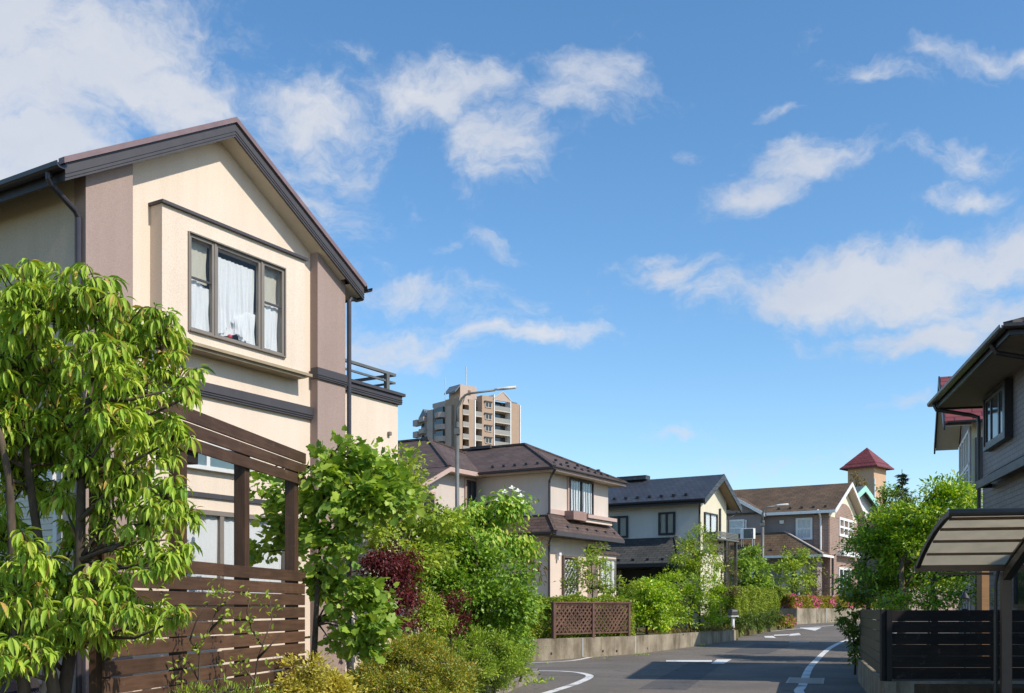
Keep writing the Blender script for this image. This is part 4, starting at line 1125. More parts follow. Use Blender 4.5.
# ------------------------------------------------------------------ apartment tower block
AP = thing('apartment_block', 'tan and pale high-rise apartment block with balconies rising beyond the brown roofs', 'apartment block', (-12.0, 240, 0), rad(40))
AP.scale = (1, 1.25, 1.012)
k = 3.5
def au(px): return (px - 456) / k
TOP = 48.6
MB().box(0, au(478), 1.5, 9, 0, TOP - 1).build('wall', M['aptpink'], AP); MB().box(au(478) + .01, au(520), 1.5, 9, 0, TOP + 1).build('wall', M['aptpink'], AP)
tn = MB()
for p0, p1, z in ((456, 459, TOP + .5), (465.5, 471, TOP + .3), (479, 491, TOP + 1.7), (510, 519, TOP + 1.0)): tn.box(au(p0), au(p1), 0, 1.6 if p0 > 456 else 2.5, 0, z)
tn.build('tan_pier', M['tan'], AP)
wh = MB()
for p0, p1, z in ((471.05, 472, TOP + .3), (491.1, 491.8, TOP + 2.3), (508.6, 509.4, TOP + 1.3), (519.2, 519.9, TOP + .8)): wh.box(au(p0), au(p1), -.15, 1.6, 0, z)
wh.build('white_fin', M['white'], AP)
FA = face_n(0)
pitch = 2.75
dk = MB(); br = MB(); bs = MB()
for i in range(9):
    z = TOP - 3.2 - pitch * i
    for p0, p1 in ((459.2, 465.3), (472.3, 478.8), (492.1, 508.4)):
        z = TOP - 3.2 - pitch * i + (2.0 if p0 > 490 else 0)
        dk.box(au(p0), au(p1), 1.40, 1.48, z + .9, z + 2.35)
        bs.box(au(p0), au(p1), -.1, 1.55, z - .22, z)
        br.box(au(p0), au(p1), -.08, .02, z + .02, z + 1.0)
dk.build_each('balcony_window', M['darkglass'], AP); bs.build_each('balcony_slab', M['aptslab'], AP); br.build_each('balcony_front', plain('pale_balcony_glass', (.29, .275, .25), .4), AP)
for i in range(6):
    z = TOP - 1.0 - pitch * i
    window(AP, FA, au(482), au(488.8), z, z + 1.25, 'aptslab', .15, .14, (.5,), None)
    hd = MB(); fbox(hd, FA, au(481), au(489), 0, .35, z + 1.3, z + 1.5); hd.build('window_hood', M['trim'], AP)
ph = MB(); ph.box(au(465), au(482), 2.5, 6, TOP - 1, TOP + 4.2); ph.build('penthouse', M['aptpink'], AP); 
pw = MB(); pw.box(au(473), au(475.5), 2.42, 2.5, TOP + 2.0, TOP + 3.1); pw.build('penthouse_window', plain('brown_window', (.18, .10, .07), .5), AP)
lr = MB(); lr.prism([(au(465) - .01, 2.5, TOP + 3.8), (au(465) - .01, 6, TOP + 3.8), (au(460), 6, TOP + 2.2), (au(460), 2.5, TOP + 2.2)], (0, 0, .3)); lr.build('lean_roof', M['slateblue'], AP)
pgm = MB(); pgm.prism([(au(491), -.1, TOP + 1.04), (au(510), -.1, TOP + 1.04), (au(506), -.1, TOP + 2.16), (au(500.5), -.1, TOP + 3.12), (au(495), -.1, TOP + 2.16)], (0, .25, 0)); pgm.build('gable', M['aptpink'], AP)
pgr = MB(); pgr.prism([(au(507), .2, TOP + 1.04), (au(517.5), .2, TOP + 1.04), (au(515.5), 3, TOP + 2.24), (au(507), 3, TOP + 2.24)], (0, 0, .25)); pgr.build('roof', M['slateblue'], AP)
pgt = MB()
for a, b in ((490.6, 500.5), (510.2, 500.5)): pgt.prism([(au(a), -.2, TOP + 1.20), (au(b), -.2, TOP + 3.20), (au(b), -.2, TOP + 3.44), (au(a), -.2, TOP + 1.44)], (0, .09, 0))
pgt.build('verge', M['aptslab'], AP)
gp = MB(); gp.prism([(au(459), -.1, TOP - 1.1), (au(465.4), -.1, TOP - 1.1), (au(462.2), -.1, TOP + 1.2)], (0, .3, 0)); gp.build('gable', M['aptpink'], AP)
# the left return face
FAl = face_l(0)
MB().box(.1, 9, 1.5, 4.4, 0, TOP + .6).build('wall', M['tan'], AP); 
MB().box(0, 9, 4.41, 8.2, 0, TOP - .3).build('wall', M['aptgrey'], AP)
MB().box(-.2, 9, 8.21, 10.0, 0, TOP - .9).build('wall', M['aptgrey'], AP)
MB().box(0, 9, 10.01, 12.2, 0, TOP - 2.0).build('wall', M['aptgrey'], AP)
MB().prism([(-.3, 9.9, TOP - 2.1), (-.3, 12.6, TOP - 2.1), (-.3, 11.2, TOP - .3)], (6, 0, 0)).build('gable', M['slateblue'], AP)
bq = MB(); dk = MB()
for i in range(8):
    z = TOP - 3.2 - pitch * i
    bq.tube([(-.1, 5.6, z - .2), (-.1, 5.6, z + 1.0)], 1.35, 14); bq.box(-1.0, 0, 10.3, 11.9, z - .2, z + .9); bq.box(-1.2, 0, 12.21, 13.6, z - .9, z + .5)
    dk.box(-.5, -.01, 4.6, 6.8, z + 1.05, z + 2.3); dk.box(-.1, -.01, 7.2, 7.9, z + .6, z + 2.0); dk.box(-.08, -.01, 10.5, 11.8, z + .95, z + 2.3)
bq.build_each('balcony_front', M['aptgrey'], AP); dk.build_each('balcony_window', M['darkglass'], AP)
rp = MB(); rp.box(.5, 6, 4.6, 9, TOP - .29, TOP + .6); rp.build('parapet', M['aptgrey'], AP)
an = MB(); an.tube([(au(476), 4, TOP + 4.2), (au(476), 4, TOP + 9)], .12, 5); an.tube([(au(458), 5, TOP), (au(458), 5, TOP + 6)], .10, 5); an.build('antenna', M['lightmetal'], AP)

# ------------------------------------------------------------------ grey tiled house (right)
TR = math.atan2(-.977, -.213)
HR = thing('grey_tiled_house', 'dark grey tiled house with deep eaves at the right edge', 'house', (10.27, 22.9, .40), TR)
FRn = face_n(0)
MB().box(0, 5.3, 0, 7.5, 0, 5.5).build('wall', M['tile_r'], HR)
rr, A, B = hip_roof(-.62, 6.1, -.9, 8.4, 5.62, .42)
rr.poly([(-.62, -.9, 5.62), (-.62, 8.4, 5.62), (6.1, 8.4, 5.62), (6.1, -.9, 5.62)]); rro = rr.build('roof', M['roof_r'], HR)
MB().box(-.55, 6.05, -.85, 8.3, 5.50, 5.515).build('soffit', plain('brown_grey_soffit', (.22, .18, .14), .8), rro)
fascia(-.60, 6.08, -.88, 8.38, 5.46, 5.61, .04).build('fascia', M['trim2'], rro)
c = MB(); ridge_caps(c, A, B)
for q, e in (((-.62, -.9, 5.62), A), ((6.1, -.9, 5.62), A), ((6.1, 8.4, 5.62), B)): ridge_caps(c, q, e, .16, .07)
c.build('ridge_cap', M['roof_r'], rro)
gr_ = MB(); gutter_run(gr_, (-.66, -.97, 5.62), (6.15, -.97, 5.62), .075); gutter_run(gr_, (6.17, -1.0, 5.62), (6.17, 8.3, 5.62), .075); gr_.build_each('gutter', M['gutter'], HR)
dp = MB(); dp.tube([(-.35, -.95, 5.55), (-.33, -.9, 5.42), (-.2, -.2, 5.25), (-.12, -.07, 5.18), (-.10, -.06, 5.05), (-.10, -.06, 0)], .045, 8); dp.tube([(5.1, -.95, 5.55), (5.1, -.85, 5.4), (5.1, -.2, 5.25), (5.1, -.06, 5.1), (5.1, -.06, 0)], .045, 8); dp.build_each('downpipe', M['gutter'], HR)
bx = MB(); fbox(bx, FRn, .75, 2.62, 0, .16, 4.30, 4.38); fbox(bx, FRn, .75, 2.62, 0, .16, 5.37, 5.45); fbox(bx, FRn, .75, .83, 0, .16, 4.381, 5.369); fbox(bx, FRn, 2.45, 2.62, 0, .16, 4.381, 5.369)
bx.build('window_surround', M['trim2'], HR)
window(HR, face_n(-.09), .84, 2.44, 4.39, 5.36, 'darkalu', .05, .07, (.3, .72), None, pane='mirror')
ad = MB(); ad.prism([(.9, -.26, 3.62), (5.6, -.26, 3.62), (5.6, -.004, 3.80), (.9, -.004, 3.80)], (0, 0, .06)); ado = ad.build('roof', M['roof_r'], HR)
af = MB(); af.box(.86, 5.65, -.32, -.262, 3.50, 3.66); af.box(.86, .92, -.26, -.01, 3.52, 3.61); af.build('fascia', M['trim2'], ado)
window(HR, FRn, 2.9, 4.6, 1.0, 2.6, 'darkalu', .07, .07, (.5,))
# red-roofed house beyond it
TS = rad(-18.9)
HS = thing('red_roofed_house', 'cream house with a steep red roof behind the grey tiled house', 'house', (13.52, 30.9, .40), TS)
def zs(v): return 8.25 - .72 * abs(v - 1.9)
MB().prism([(0, 0, 0), (0, 3.8, 0), (0, 3.8, zs(3.8) - .14), (0, 1.9, zs(1.9) - .14), (0, 0, zs(0) - .14)], (7, 0, 0)).build('wall', M['yellowcream'], HS)
MB().prism([(-.03, .02, 0), (-.03, 3.78, 0), (-.03, 3.78, 6.3), (-.03, 1.9, 7.6), (-.03, .02, 6.3)], (.028, 0, 0)).build('side_wall', M['wall_o'], HS)
rs = MB()
for ve in (-.6, 4.4): rs.prism([(-.75, ve, zs(ve)), (-.75, 1.9, 8.25), (-.75, 1.9, 8.17), (-.75, ve, zs(ve) - .08)], (8.4, 0, 0))
rso = rs.build('roof', M['roof_red'], HS)
fb = MB()
for ve in (-.62, 4.42): fb.prism([(-.80, ve, zs(ve)), (-.80, 1.9, 8.27), (-.80, 1.9, 8.0), (-.80, ve, zs(ve) - .26)], (.05, 0, 0))
gutter_run(fb, (-.7, -.67, zs(-.6) - .03), (7, -.67, zs(-.6) - .03), .07); fb.build('bargeboard', M['trim2'], HS)
sf = MB()
for ve in (-.58, 4.38): sf.prism([(-.74, ve, zs(ve) - .16), (-.74, 1.9, 8.08), (-.74, 1.9, 8.06), (-.74, ve, zs(ve) - .18)], (.70, 0, 0))
sf.build('soffit', M['soffit'], HS)
sg = MB(); snow_guards(sg, (.1, -.3, zs(-.3)), (5, -.3, zs(-.3)), 6, .06); sg.build_each('snow_guard', M['trim2'], rso)
FSl = face_l(-.03); FSn = face_n(0)
tf = MB()
for v in (.05, .9, 1.75, 2.6, 3.5): fbox(tf, FSl, v, v + .12, 0, .05, 0, 6.25)
for z in (3.6, 4.1, 5.2, 6.2): fbox(tf, FSl, .05, 3.62, 0, .045, z, z + .1)
tf.build('timber_trim', M['white'], HS)
for v in (.25, 1.1, 1.95, 2.8): window(HS, FSl, v, v + .55, 4.25, 5.15, 'lightmetal', .04, .05, ())
cb = MB(); fbox(cb, FSn, .1, .35, 0, .10, 0, 6.0); cb.build('corner_board', M['trim'], HS)
window(HS, FSn, .9, 2.2, 4.6, 5.8, 'white', .07, .08, (.5,), 'curtain', waves=5)
bl = MB()
for z in (4.0, 4.3): bl.box(.9, 2.6, -.9, -.86, z, z + .04)
for u in (.9, 1.3, 1.7, 2.1, 2.5): bl.box(u, u + .04, -.9, -.86, 3.4, 4.34)
bl.box(.2, 2.7, -.95, -.003, 3.25, 3.4); bl.build('balcony', M['trim2'], HS)
acp = HS.location + Vector((math.cos(TS), math.sin(TS), 0)) * .55 + Vector((math.sin(TS), -math.cos(TS), 0)) * .45
AC2 = thing('air_conditioner', 'white air conditioner unit on the balcony ledge of the red-roofed house', 'air conditioner', (acp.x, acp.y, 4.05), TS + rad(90))
ac_unit(AC2, .75, .3, .6)

# unseen house added past the right edge to throw shade on the boarded fence
HQ = thing('added_shade_house', 'unseen grey rendered single-storey house added past the right edge to shade the board fence', 'house', (9.4, 3.0, .2), rad(-2))
MB().box(0, 7, 0, 9.5, 0, 5.15).build('wall', M['greybase'], HQ)
hipped(HQ, -.6, 7.6, -.6, 10.1, 5.25, .28, 'roof_r', 'trim2')
window(HQ, face_l(0), 1.4, 3.2, 1.4, 2.7, 'darkalu', .07, .06, (.5,)); window(HQ, face_l(0), 5, 7, .9, 2.8, 'darkalu', .07, .06, (.5,))

# ------------------------------------------------------------------ wooden screen fence with slatted top (left)
TF = math.atan2(-.984, -.176)
FE = thing('screen_fence', 'brown slatted wooden garden screen with tall posts and three top boards', 'fence', (-2.237, 11.24, 0), TF)
r = random.Random(3)
sl = MB()
for i in range(12):
    z1 = 1.795 - .129 * i
    x = -.03
    for x2 in (1.92, 3.83):
        j = r.uniform(-.006, .006); sl.box(x, x2 - .004, -.012 + r.uniform(-.003, .003), .012, z1 - .111 + j, z1 + j + r.uniform(-.003, .003)); x = x2
sl.build('slat_panel', M['wood'], FE, bevel=.004)
for x in (.14, 1.37, 2.6, 3.75):
    MB().box(x - .05, x + .05, -.13, -.014, 0, 2.93 if x < 3.7 else 3.0).build('post', M['woodv'], FE, bevel=.006)
for i, (z1, w_) in enumerate(((3.06, .112), (2.935, .105), (2.815, .105))):
    MB().box(-.05, 3.95, -.010 + .002 * i, .016, z1 - w_, z1).build('beam', M['wood'], FE, bevel=.004)
bk = MB(); bk.box(2.35, 2.55, -.3, -.02, 2.62, 2.72); bk.build('bracket', M['darkwood'], FE)

# ------------------------------------------------------------------ lattice screen
LA = Vector((1.16, 28.2, 0)); LB = Vector((3.44, 30.6, 0)); ld = (LB - LA).normalized()
LT = thing('lattice_fence', 'brown diagonal lattice panel on top of the retaining wall', 'fence', (LA.x + ld.y * -.06, LA.y + ld.x * .06, .58), math.atan2(ld.y, ld.x))
LL = (LB - LA).length; hh = .95
for x in (0, LL * .5, LL): MB().box(x - .045, x + .045, -.045, .045, 0, hh).build('post', M['wood2'], LT)
MB().box(-.07, LL + .07, -.06, .06, hh + .002, hh + .045).build('top_rail', M['wood2'], LT)
la = MB()
def clipseg(x0, x1, z0, z1, c, s):   # line z = s*(x-c)
    pts = []
    for x in (x0, x1):
        z = s * (x - c)
        if z0 <= z <= z1: pts.append((x, z))
    for z in (z0, z1):
        x = c + z / s
        if x0 < x < x1: pts.append((x, z))
    return pts
for px0, px1 in ((.045, LL * .5 - .045), (LL * .5 + .045, LL - .045)):
    la.box(px0, px1, -.02, .02, .10, .14); la.box(px0, px1, -.02, .02, hh - .05, hh)
    for s, y in ((1, -.008), (-1, .008)):
        c = -3.0
        while c < 6:
            q = clipseg(px0, px1, .14, hh - .05, c, s)
            if len(q) == 2: la.beam((q[0][0], y, q[0][1]), (q[1][0], y, q[1][1]), .014, .036, up=(0, 1, 0)) if False else la.prism([(q[0][0] - .018, y - .006, q[0][1] + .018 * s), (q[0][0] + .018, y - .006, q[0][1] - .018 * s), (q[1][0] + .018, y - .006, q[1][1] - .018 * s), (q[1][0] - .018, y - .006, q[1][1] + .018 * s)], (0, .012, 0))
            c += .17
la.build('lattice', M['wood2'], LT)

# ------------------------------------------------------------------ dark boarded fence on its concrete footing (right)
BC = Vector((4.93, 13.9, 0)); BD_ = Vector((6.62, 20.0, 0)); dd = (BD_ - BC).normalized()
wall_along('low_wall', 'low dark concrete footing wall under the black boarded fence', [(9.5, 13.85), (4.9, 13.85), (6.62, 20.1)][0:2], -.16, -.2, .43, M['concrete'])
wall_along('low_wall', 'low concrete side footing along the pavement under the short slatted fence', [(4.9, 13.85), (6.62, 20.1)], -.16, -.2, .428, M['concrete'])
BF = thing('board_fence', 'black horizontal board fence facing the carport', 'fence', (BC.x, BC.y, .43), 0)
bd = MB()
for i in range(6): bd.box(.06, 2.9, .03, .05, .03 + .153 * i, .03 + .153 * i + .147)
bd.build('board_panel', M['darkwood'], BF, bevel=.003)
b2 = MB()
for i in range(6): b2.box(2.98, 5.2, .03, .05, .03 + .153 * i, .03 + .153 * i + .147)
b2.build('board_panel', wood('red_brown_board', (.03, .017, .013), (.045, .026, .02), .7), BF, bevel=.003)
for x in (0.02, 1.5, 2.94): MB().box(x - .04, x + .04, .052, .12, 0, .95).build('post', M['blackalu'], BF)
BF2 = thing('slat_fence', 'short green-grey slatted fence turning along the pavement beside the ivy', 'fence', (BC.x, BC.y, .43), math.atan2(dd.y, dd.x))
LLf = (BD_ - BC).length
bd = MB(); gz = wood('weathered_board', (.034, .033, .021), (.06, .057, .037), .5)
for i in range(6): bd.box(.12, LLf, -.03, -.01, .03 + .153 * i, .03 + .153 * i + .146)
bd.build('board_panel', gz, BF2, bevel=.003)
for x in (.05, LLf * .33, LLf * .66, LLf - .05): MB().box(x - .035, x + .035, -.10, -.032, 0, .95).build('post', M['blackalu'], BF2)

# ------------------------------------------------------------------ carport
CP = thing('carport', 'brown metal carport with a curved translucent roof', 'carport', (4.94, 12.8, 0), math.atan2(-.977, -.213))
# local: +u towards the viewer, -v... so x runs along -v? use (u toward the viewer, v to the right)
prof = [(0, 1.89), (.38, 2.03), (.80, 2.155), (1.25, 2.26), (1.75, 2.335), (2.15, 2.37)]
prof = [(u, z) for u, z in prof]
cw = 3.6
def arch(v0, v1, dz0, dz1, mb, u_clip=None):
    up = [(u, z + dz1) for u, z in prof]; lo = [(u, z + dz0) for u, z in prof][::-1]
    mb.prism([(u, v0, z) for u, z in up + lo], (0, v1 - v0, 0))
pn = MB()
arch(.03, cw, .022, .027, pn)
pn.build('roof_panel', M['poly'], CP)
for v in (0, 1.0, 2.0, 3.0):
    mb = MB(); arch(v - (.02 if v == 0 else .014), v + (.028 if v == 0 else .014), -.02 if v == 0 else -.016, .04 if v == 0 else .021, mb); mb.build('rafter', M['darkalu'], CP, bevel=.004)
for i in range(1, 5):
    u, z = prof[i]; mb = MB(); mb.box(u - .035, u + .035, .05, cw, z - .010, z + .018); mb.build('purlin', M['brownpost'], CP)
u, z = prof[-1]; mb = MB(); mb.tube([(u, -.03, z + .0), (u, cw, z + .0)], .04, 10); mb.build('edge_beam', M['darkalu'], CP, smooth=True)
u, z = prof[0]; mb = MB(); mb.box(u - .05, u + .03, -.03, cw, z - .045, z + .03); mb.build('gutter', M['brownpost'], CP)
mb = MB(); mb.prism([(.02, .96, 1.72), (.02, .96, 1.84), (1.5, .96, 2.27), (1.5, .96, 2.19)], (0, .09, 0)); mb.build('arm', M['darkalu'], CP)
MB().box(-.06, .06, .95, 1.06, -.2, 1.83).build('post', M['brownpost'], CP, bevel=.006)
mb = MB(); mb.tube([(-.05, .93, 1.85), (-.05, .90, 1.7), (-.05, .90, 0)], .022, 8); mb.build('downpipe', M['darkalu'], CP)
mb = MB(); mb.box(-.10, -.07, .25, .88, 1.80, 1.83); mb.build('tie_bar', M['brownpost'], CP)
# wooden post and lantern in the garden behind the boarded fence
gp = P(983, 590, 18.0); GP = thing('wooden_post', 'orange-brown timber post rising behind the black board fence', 'post', (gp.x, gp.y, .4), .2)
MB().box(-.07, .07, -.07, .07, 0, 1.9).build('post_body', wood('orange_timber', (.22, .12, .05), (.30, .17, .08)), GP); MB().box(-.085, .085, -.085, .085, 1.901, 1.94).build('cap', M['trim'], GP)
gp = P(965, 600, 17.0); GL = thing('garden_lantern', 'small black garden lantern behind the black board fence', 'lantern', (gp.x, gp.y, .4)); GL.scale = (.6, .6, .93)
mb = MB(); mb.tube([(0, 0, 0), (0, 0, 1.02)], .025, 8); mb.build('post', M['trim2'], GL)
mb = MB(); mb.lathe([(.03, 1.0), (.08, 1.03), (.10, 1.06), (.03, 1.065)]); mb.lathe([(.02, 1.24), (.13, 1.25), (.05, 1.33), (.012, 1.36), (.012, 1.40)]); 
for q in range(6): mb.tube([(.09 * math.cos(q), .09 * math.sin(q), 1.06), (.10 * math.cos(q), .10 * math.sin(q), 1.25)], .008, 5)
mb.build('lamp_cage', M['trim2'], GL); MB().lathe([(.05, 1.07), (.075, 1.15), (.075, 1.23)]).build('pane', M['glass'], GL)

# ------------------------------------------------------------------ street lamps
def street_lamp(label, base, hgt, arm, yaw, s=1.0, group='street lamps along the road'):
    t = thing('street_lamp', label, 'street lamp', base, yaw, group)
    MB().tube([(0, 0, -.1), (0, 0, hgt * .865)], [.085 * s, .075 * s], 14).build('sleeve', M['pole'], t, smooth=True)
    pts = [(0, 0, hgt * .865 + .002)] + [(0, 0, hgt * .93)] + [(.05 * arm + .30 * arm * (1 - math.cos(q)), 0, hgt * .93 + .055 * hgt * math.sin(q)) for q in (.3, .7, 1.1, 1.5)] + [(arm, 0, hgt * .995)]
    MB().tube(pts, [.055 * s, .05 * s, .05 * s, .045 * s, .042 * s, .04 * s, .036 * s], 12).build('arm', M['pole'], t, smooth=True)
    cb = MB(); cb.tube([(0, 0, hgt * .86), (0, 0, hgt * .88)], .095 * s, 14); cb.box(-.10 * s, .10 * s, -.10 * s, .10 * s, hgt * .835, hgt * .857); cb.build('collar', M['pole'], t)
    h = MB(); L = .42 * s + .16
    sec = [(-.02, .03, .035), (.08, .06, .05), (.2, .10, .055), (.55, .11, .05), (L, .05, .03)]
    prev = None
    for i, (x, w, hh_) in enumerate(sec):
        b = len(h.v)
        for q in range(10):
            an = 2 * math.pi * q / 10
            h.v.append((arm + x, w * s * math.cos(an), hgt * .998 + .09 * x + hh_ * s * math.sin(an)))
        if prev is not None:
            for q in range(10): h.f.append((prev + q, prev + (q + 1) % 10, b + (q + 1) % 10, b + q))
        prev = b
    h.f.append(tuple(range(9, -1, -1))); h.f.append(tuple(prev + q for q in range(10)))
    h.build('lamp_head', M['lightmetal'], t, smooth=True)
    return t
street_lamp('tall grey street lamp in front of the apartment block', (-1.41, 27.0, 0), 7.02, .98, rad(-4), .70)
l2 = P(762.5, 590, 50.5); street_lamp('distant grey street lamp in front of the taupe house', (l2.x, l2.y, .38), 5.95, .62, rad(-6), 1.05)
# mailbox
mp = G(731, 639.5); MX = thing('mailbox', 'white post with a dark mailbox at the end of the retaining wall', 'mailbox', (8.28, 39.35, .58), .5)
MB().box(-.045, .045, -.045, .045, 0, .50).build('post', M['white'], MX)
MB().box(-.17, .15, -.12, .12, .535, .78).build('box', M['darkalu'], MX, bevel=.02); MB().box(-.19, .17, -.14, .14, .501, .533).build('shelf', M['white'], MX); mb = MB(); mb.box(-.13, .11, -.132, -.121, .70, .72); mb.build('slot', M['lightmetal'], MX)

# ------------------------------------------------------------------ parked car behind the left tree
CA = thing('parked_car', 'dark blue parked car behind the trunks of the large-leaved tree', 'car', (-6.92, 9.85, 0), 0)
side = [(-2.1, .35), (-2.1, .75), (-2.0, .92), (-1.1, 1.0), (-.45, 1.45), (1.15, 1.50), (1.75, 1.08), (2.08, 1.0), (2.14, .6), (2.1, .32)]
mb = MB(); mb.prism([(x, -.83, z) for x, z in side], (0, 1.66, 0)); mb.build('body', M['carpaint'], CA, bevel=.06)
mb = MB(); mb.prism([(-.38, -.838, 1.03), (-.32, -.838, 1.38), (1.08, -.838, 1.42), (1.5, -.838, 1.08)][::-1], (0, .006, 0)); mb.prism([(-.38, .832, 1.03), (-.32, .832, 1.38), (1.08, .832, 1.42), (1.5, .832, 1.08)], (0, .006, 0)); mb.build('side_window', M['darkglass'], CA)
mb = MB(); mb.prism([(1.24, -.68, 1.46), (1.24, .68, 1.46), (1.76, .72, 1.10), (1.76, -.72, 1.10)], (.012, 0, .010)); mb.build('windscreen', M['darkglass'], CA)
for x in (-1.3, 1.35):
    for y in (-.80, .80):
        mb = MB(); mb.tube([(x, y - .09, .31), (x, y + .09, .31)], .31, 24); wt = mb.build('wheel', M['tyre'], CA)
        mb = MB(); mb.tube([(x, y - .096, .31), (x, y + .096, .31)], .19, 18); mb.build('rim', M['lightmetal'], wt)
for y in (-.72, .72): MB().box(2.075, 2.13, y - .1, y + .1, .72, .98).build('headlight', M['darkglass'], CA)
MB().box(2.06, 2.17, -.8, .8, .36, .56).build('bumper', M['carpaint'], CA, bevel=.03)
# ------------------------------------------------------------------ vegetation
LM = dict(
    big=leafmat('large_drooping_leaf', [(0.164, 0.309, 0.032), (0.255, 0.420, 0.045), (0.330, 0.491, 0.055), (0.405, 0.561, 0.064), (0.480, 0.616, 0.079), (0.571, 0.646, 0.095), (0.300, 0.463, 0.047), (0.376, 0.533, 0.055), (0.240, 0.393, 0.047), (0.619, 0.378, 0.111), (0.346, 0.506, 0.055), (0.436, 0.575, 0.072), (0.286, 0.435, 0.047), (0.511, 0.616, 0.087)], .30, .5, .3),
    vine=leafmat('vine_leaf', [(0.133, 0.252, 0.034), (0.218, 0.352, 0.048), (0.323, 0.470, 0.062), (0.441, 0.553, 0.083)], .35, .45),
    light=leafmat('light_green_leaf', [(0.187, 0.295, 0.034), (0.294, 0.416, 0.048), (0.401, 0.502, 0.062), (0.510, 0.571, 0.068)], .35),
    mid=leafmat('mid_green_leaf', [(0.101, 0.217, 0.022), (0.176, 0.326, 0.031), (0.252, 0.416, 0.041), (0.352, 0.489, 0.048)], .3, .4, .5),
    dense=leafmat('dense_green_leaf', [(0.147, 0.276, 0.021), (0.253, 0.439, 0.026), (0.354, 0.552, 0.034), (0.503, 0.668, 0.041), (0.645, 0.693, 0.055)], .3, .35, .5),
    dog=leafmat('dogwood_leaf', [(0.174, 0.323, 0.037), (0.259, 0.452, 0.050), (0.367, 0.559, 0.062), (0.540, 0.539, 0.099)], .3, .45),
    olive=leafmat('olive_needle', [(0.174, 0.130, 0.024), (0.273, 0.182, 0.037), (0.373, 0.213, 0.056)], .25, .6),
    red=leafmat('dark_red_leaf', [(0.066, 0.011, 0.015), (0.110, 0.018, 0.024), (0.165, 0.028, 0.033), (0.209, 0.044, 0.044)], .3, .45),
    yellow=leafmat('golden_leaf', [(.56, .47, .06), (.66, .56, .10), (.70, .62, .15), (.46, .44, .07), (.60, .50, .08)], .25, .55),
    bronze=leafmat('bronze_leaf', [(0.202, 0.271, 0.027), (0.326, 0.385, 0.041), (0.446, 0.408, 0.054), (0.528, 0.339, 0.054), (0.264, 0.385, 0.041), (0.605, 0.661, 0.297)], .3, .5),
    low=leafmat('low_green_leaf', [(0.179, 0.292, 0.034), (0.268, 0.408, 0.048), (0.379, 0.505, 0.062), (0.491, 0.562, 0.083)], .3, .5),
    hedge=leafmat('hedge_leaf', [(0.134, 0.218, 0.022), (0.229, 0.325, 0.031), (0.322, 0.416, 0.041), (0.457, 0.474, 0.048)], .25, .4, .45),
    hedge2=leafmat('yellow_green_hedge_leaf', [(0.150, 0.214, 0.024), (0.232, 0.322, 0.034), (0.315, 0.394, 0.044), (0.398, 0.448, 0.055)], .25, .45),
    juni=leafmat('juniper_leaf', [(0.079, 0.132, 0.020), (0.118, 0.185, 0.028), (0.168, 0.232, 0.035)], .2, .55),
    azalea=leafmat('azalea_leaf', [(0.165, 0.198, 0.022), (0.283, 0.298, 0.031), (0.402, 0.337, 0.041), (0.473, 0.277, 0.041)], .25, .45),
    brown=leafmat('brownish_leaf', [(0.144, 0.096, 0.048), (0.192, 0.144, 0.060), (0.168, 0.168, 0.048)], .25, .6),
    conifer=leafmat('blue_conifer_needle', [(0.036, 0.066, 0.036), (0.054, 0.090, 0.048), (0.072, 0.108, 0.054)], .15, .6),
    ivy=leafmat('ivy_leaf', [(0.097, 0.164, 0.018), (0.164, 0.238, 0.024), (0.248, 0.311, 0.035)], .25, .4, .5),
)
def ground(px, Y, z=None): 
    x = (px - CX) / F * Y
    return Vector((x, Y, zg(x, Y) if z is None else z))

# the large-leaved tree at the left: rosettes of long drooping leaves on three trunks
rng = np.random.default_rng(5)
TB = [(-40, 330, 60), (30, 315, 45), (40, 290, 28), (95, 305, 34), (125, 335, 36), (72, 300, 26), (160, 345, 30), (0, 380, 45), (50, 380, 42), (100, 370, 34), (140, 395, 32), (176, 385, 24), (190, 400, 13),
      (-50, 430, 55), (15, 440, 40), (70, 435, 38), (115, 425, 30), (150, 445, 32), (176, 442, 18), (88, 470, 32), (128, 480, 30), (25, 490, 34), (165, 500, 24), (180, 522, 17), (150, 525, 26), (110, 520, 22), (62, 505, 18), (0, 540, 30),
      (182, 562, 14), (160, 565, 22), (128, 560, 22), (100, 585, 26), (60, 590, 24), (20, 595, 34), (-40, 560, 50), (50, 625, 26), (88, 622, 24), (10, 632, 26), (125, 612, 20), (155, 620, 18), (182, 622, 12), (112, 640, 12), (-30, 640, 40), (66, 645, 12), (22, 652, 24), (8, 470, 28), (30, 560, 22), (45, 445, 24), (5, 585, 24), (75, 545, 20), (95, 430, 22), (60, 585, 18), (100, 642, 20), (140, 628, 16), (-12, 665, 28), (45, 662, 14)]
TBASE = Vector(((55 - CX) / F * 6.9, 6.9, 0.1))
LT_ = thing('large_leaved_tree', 'multi-trunk tree with clusters of large drooping yellow-green leaves', 'tree', TBASE)
cen, hubs, hub_of = [], [], []
for (px, py, rp) in TB:
    Yc = 6.9 + rng.uniform(-.45, .45)
    n = max(6, int(rp * rp / 29))
    hubs.append(np.array(P(px, py - 4, Yc)))
    for _ in range(n):
        hub_of.append(len(hubs) - 1)
        d = rng.normal(size=3); d /= np.linalg.norm(d); k = rp / F * Yc * rng.random() ** .45
        c = np.array(P(px, py - 9, Yc)) + d * np.array([k, k * 1.3, k])
        cen.append(c)
cen = np.array(cen)
nl = rng.integers(10, 16, size=len(cen)); rep = np.repeat(np.arange(len(cen)), nl); n = len(rep)
az = rng.random(n) * 6.283; el = rng.normal(-.55, .45, n)
axis = np.stack([np.cos(az) * np.cos(el), np.sin(az) * np.cos(el), np.sin(el)], 1)
pos = cen[rep] + axis * .015 - np.array(TBASE)
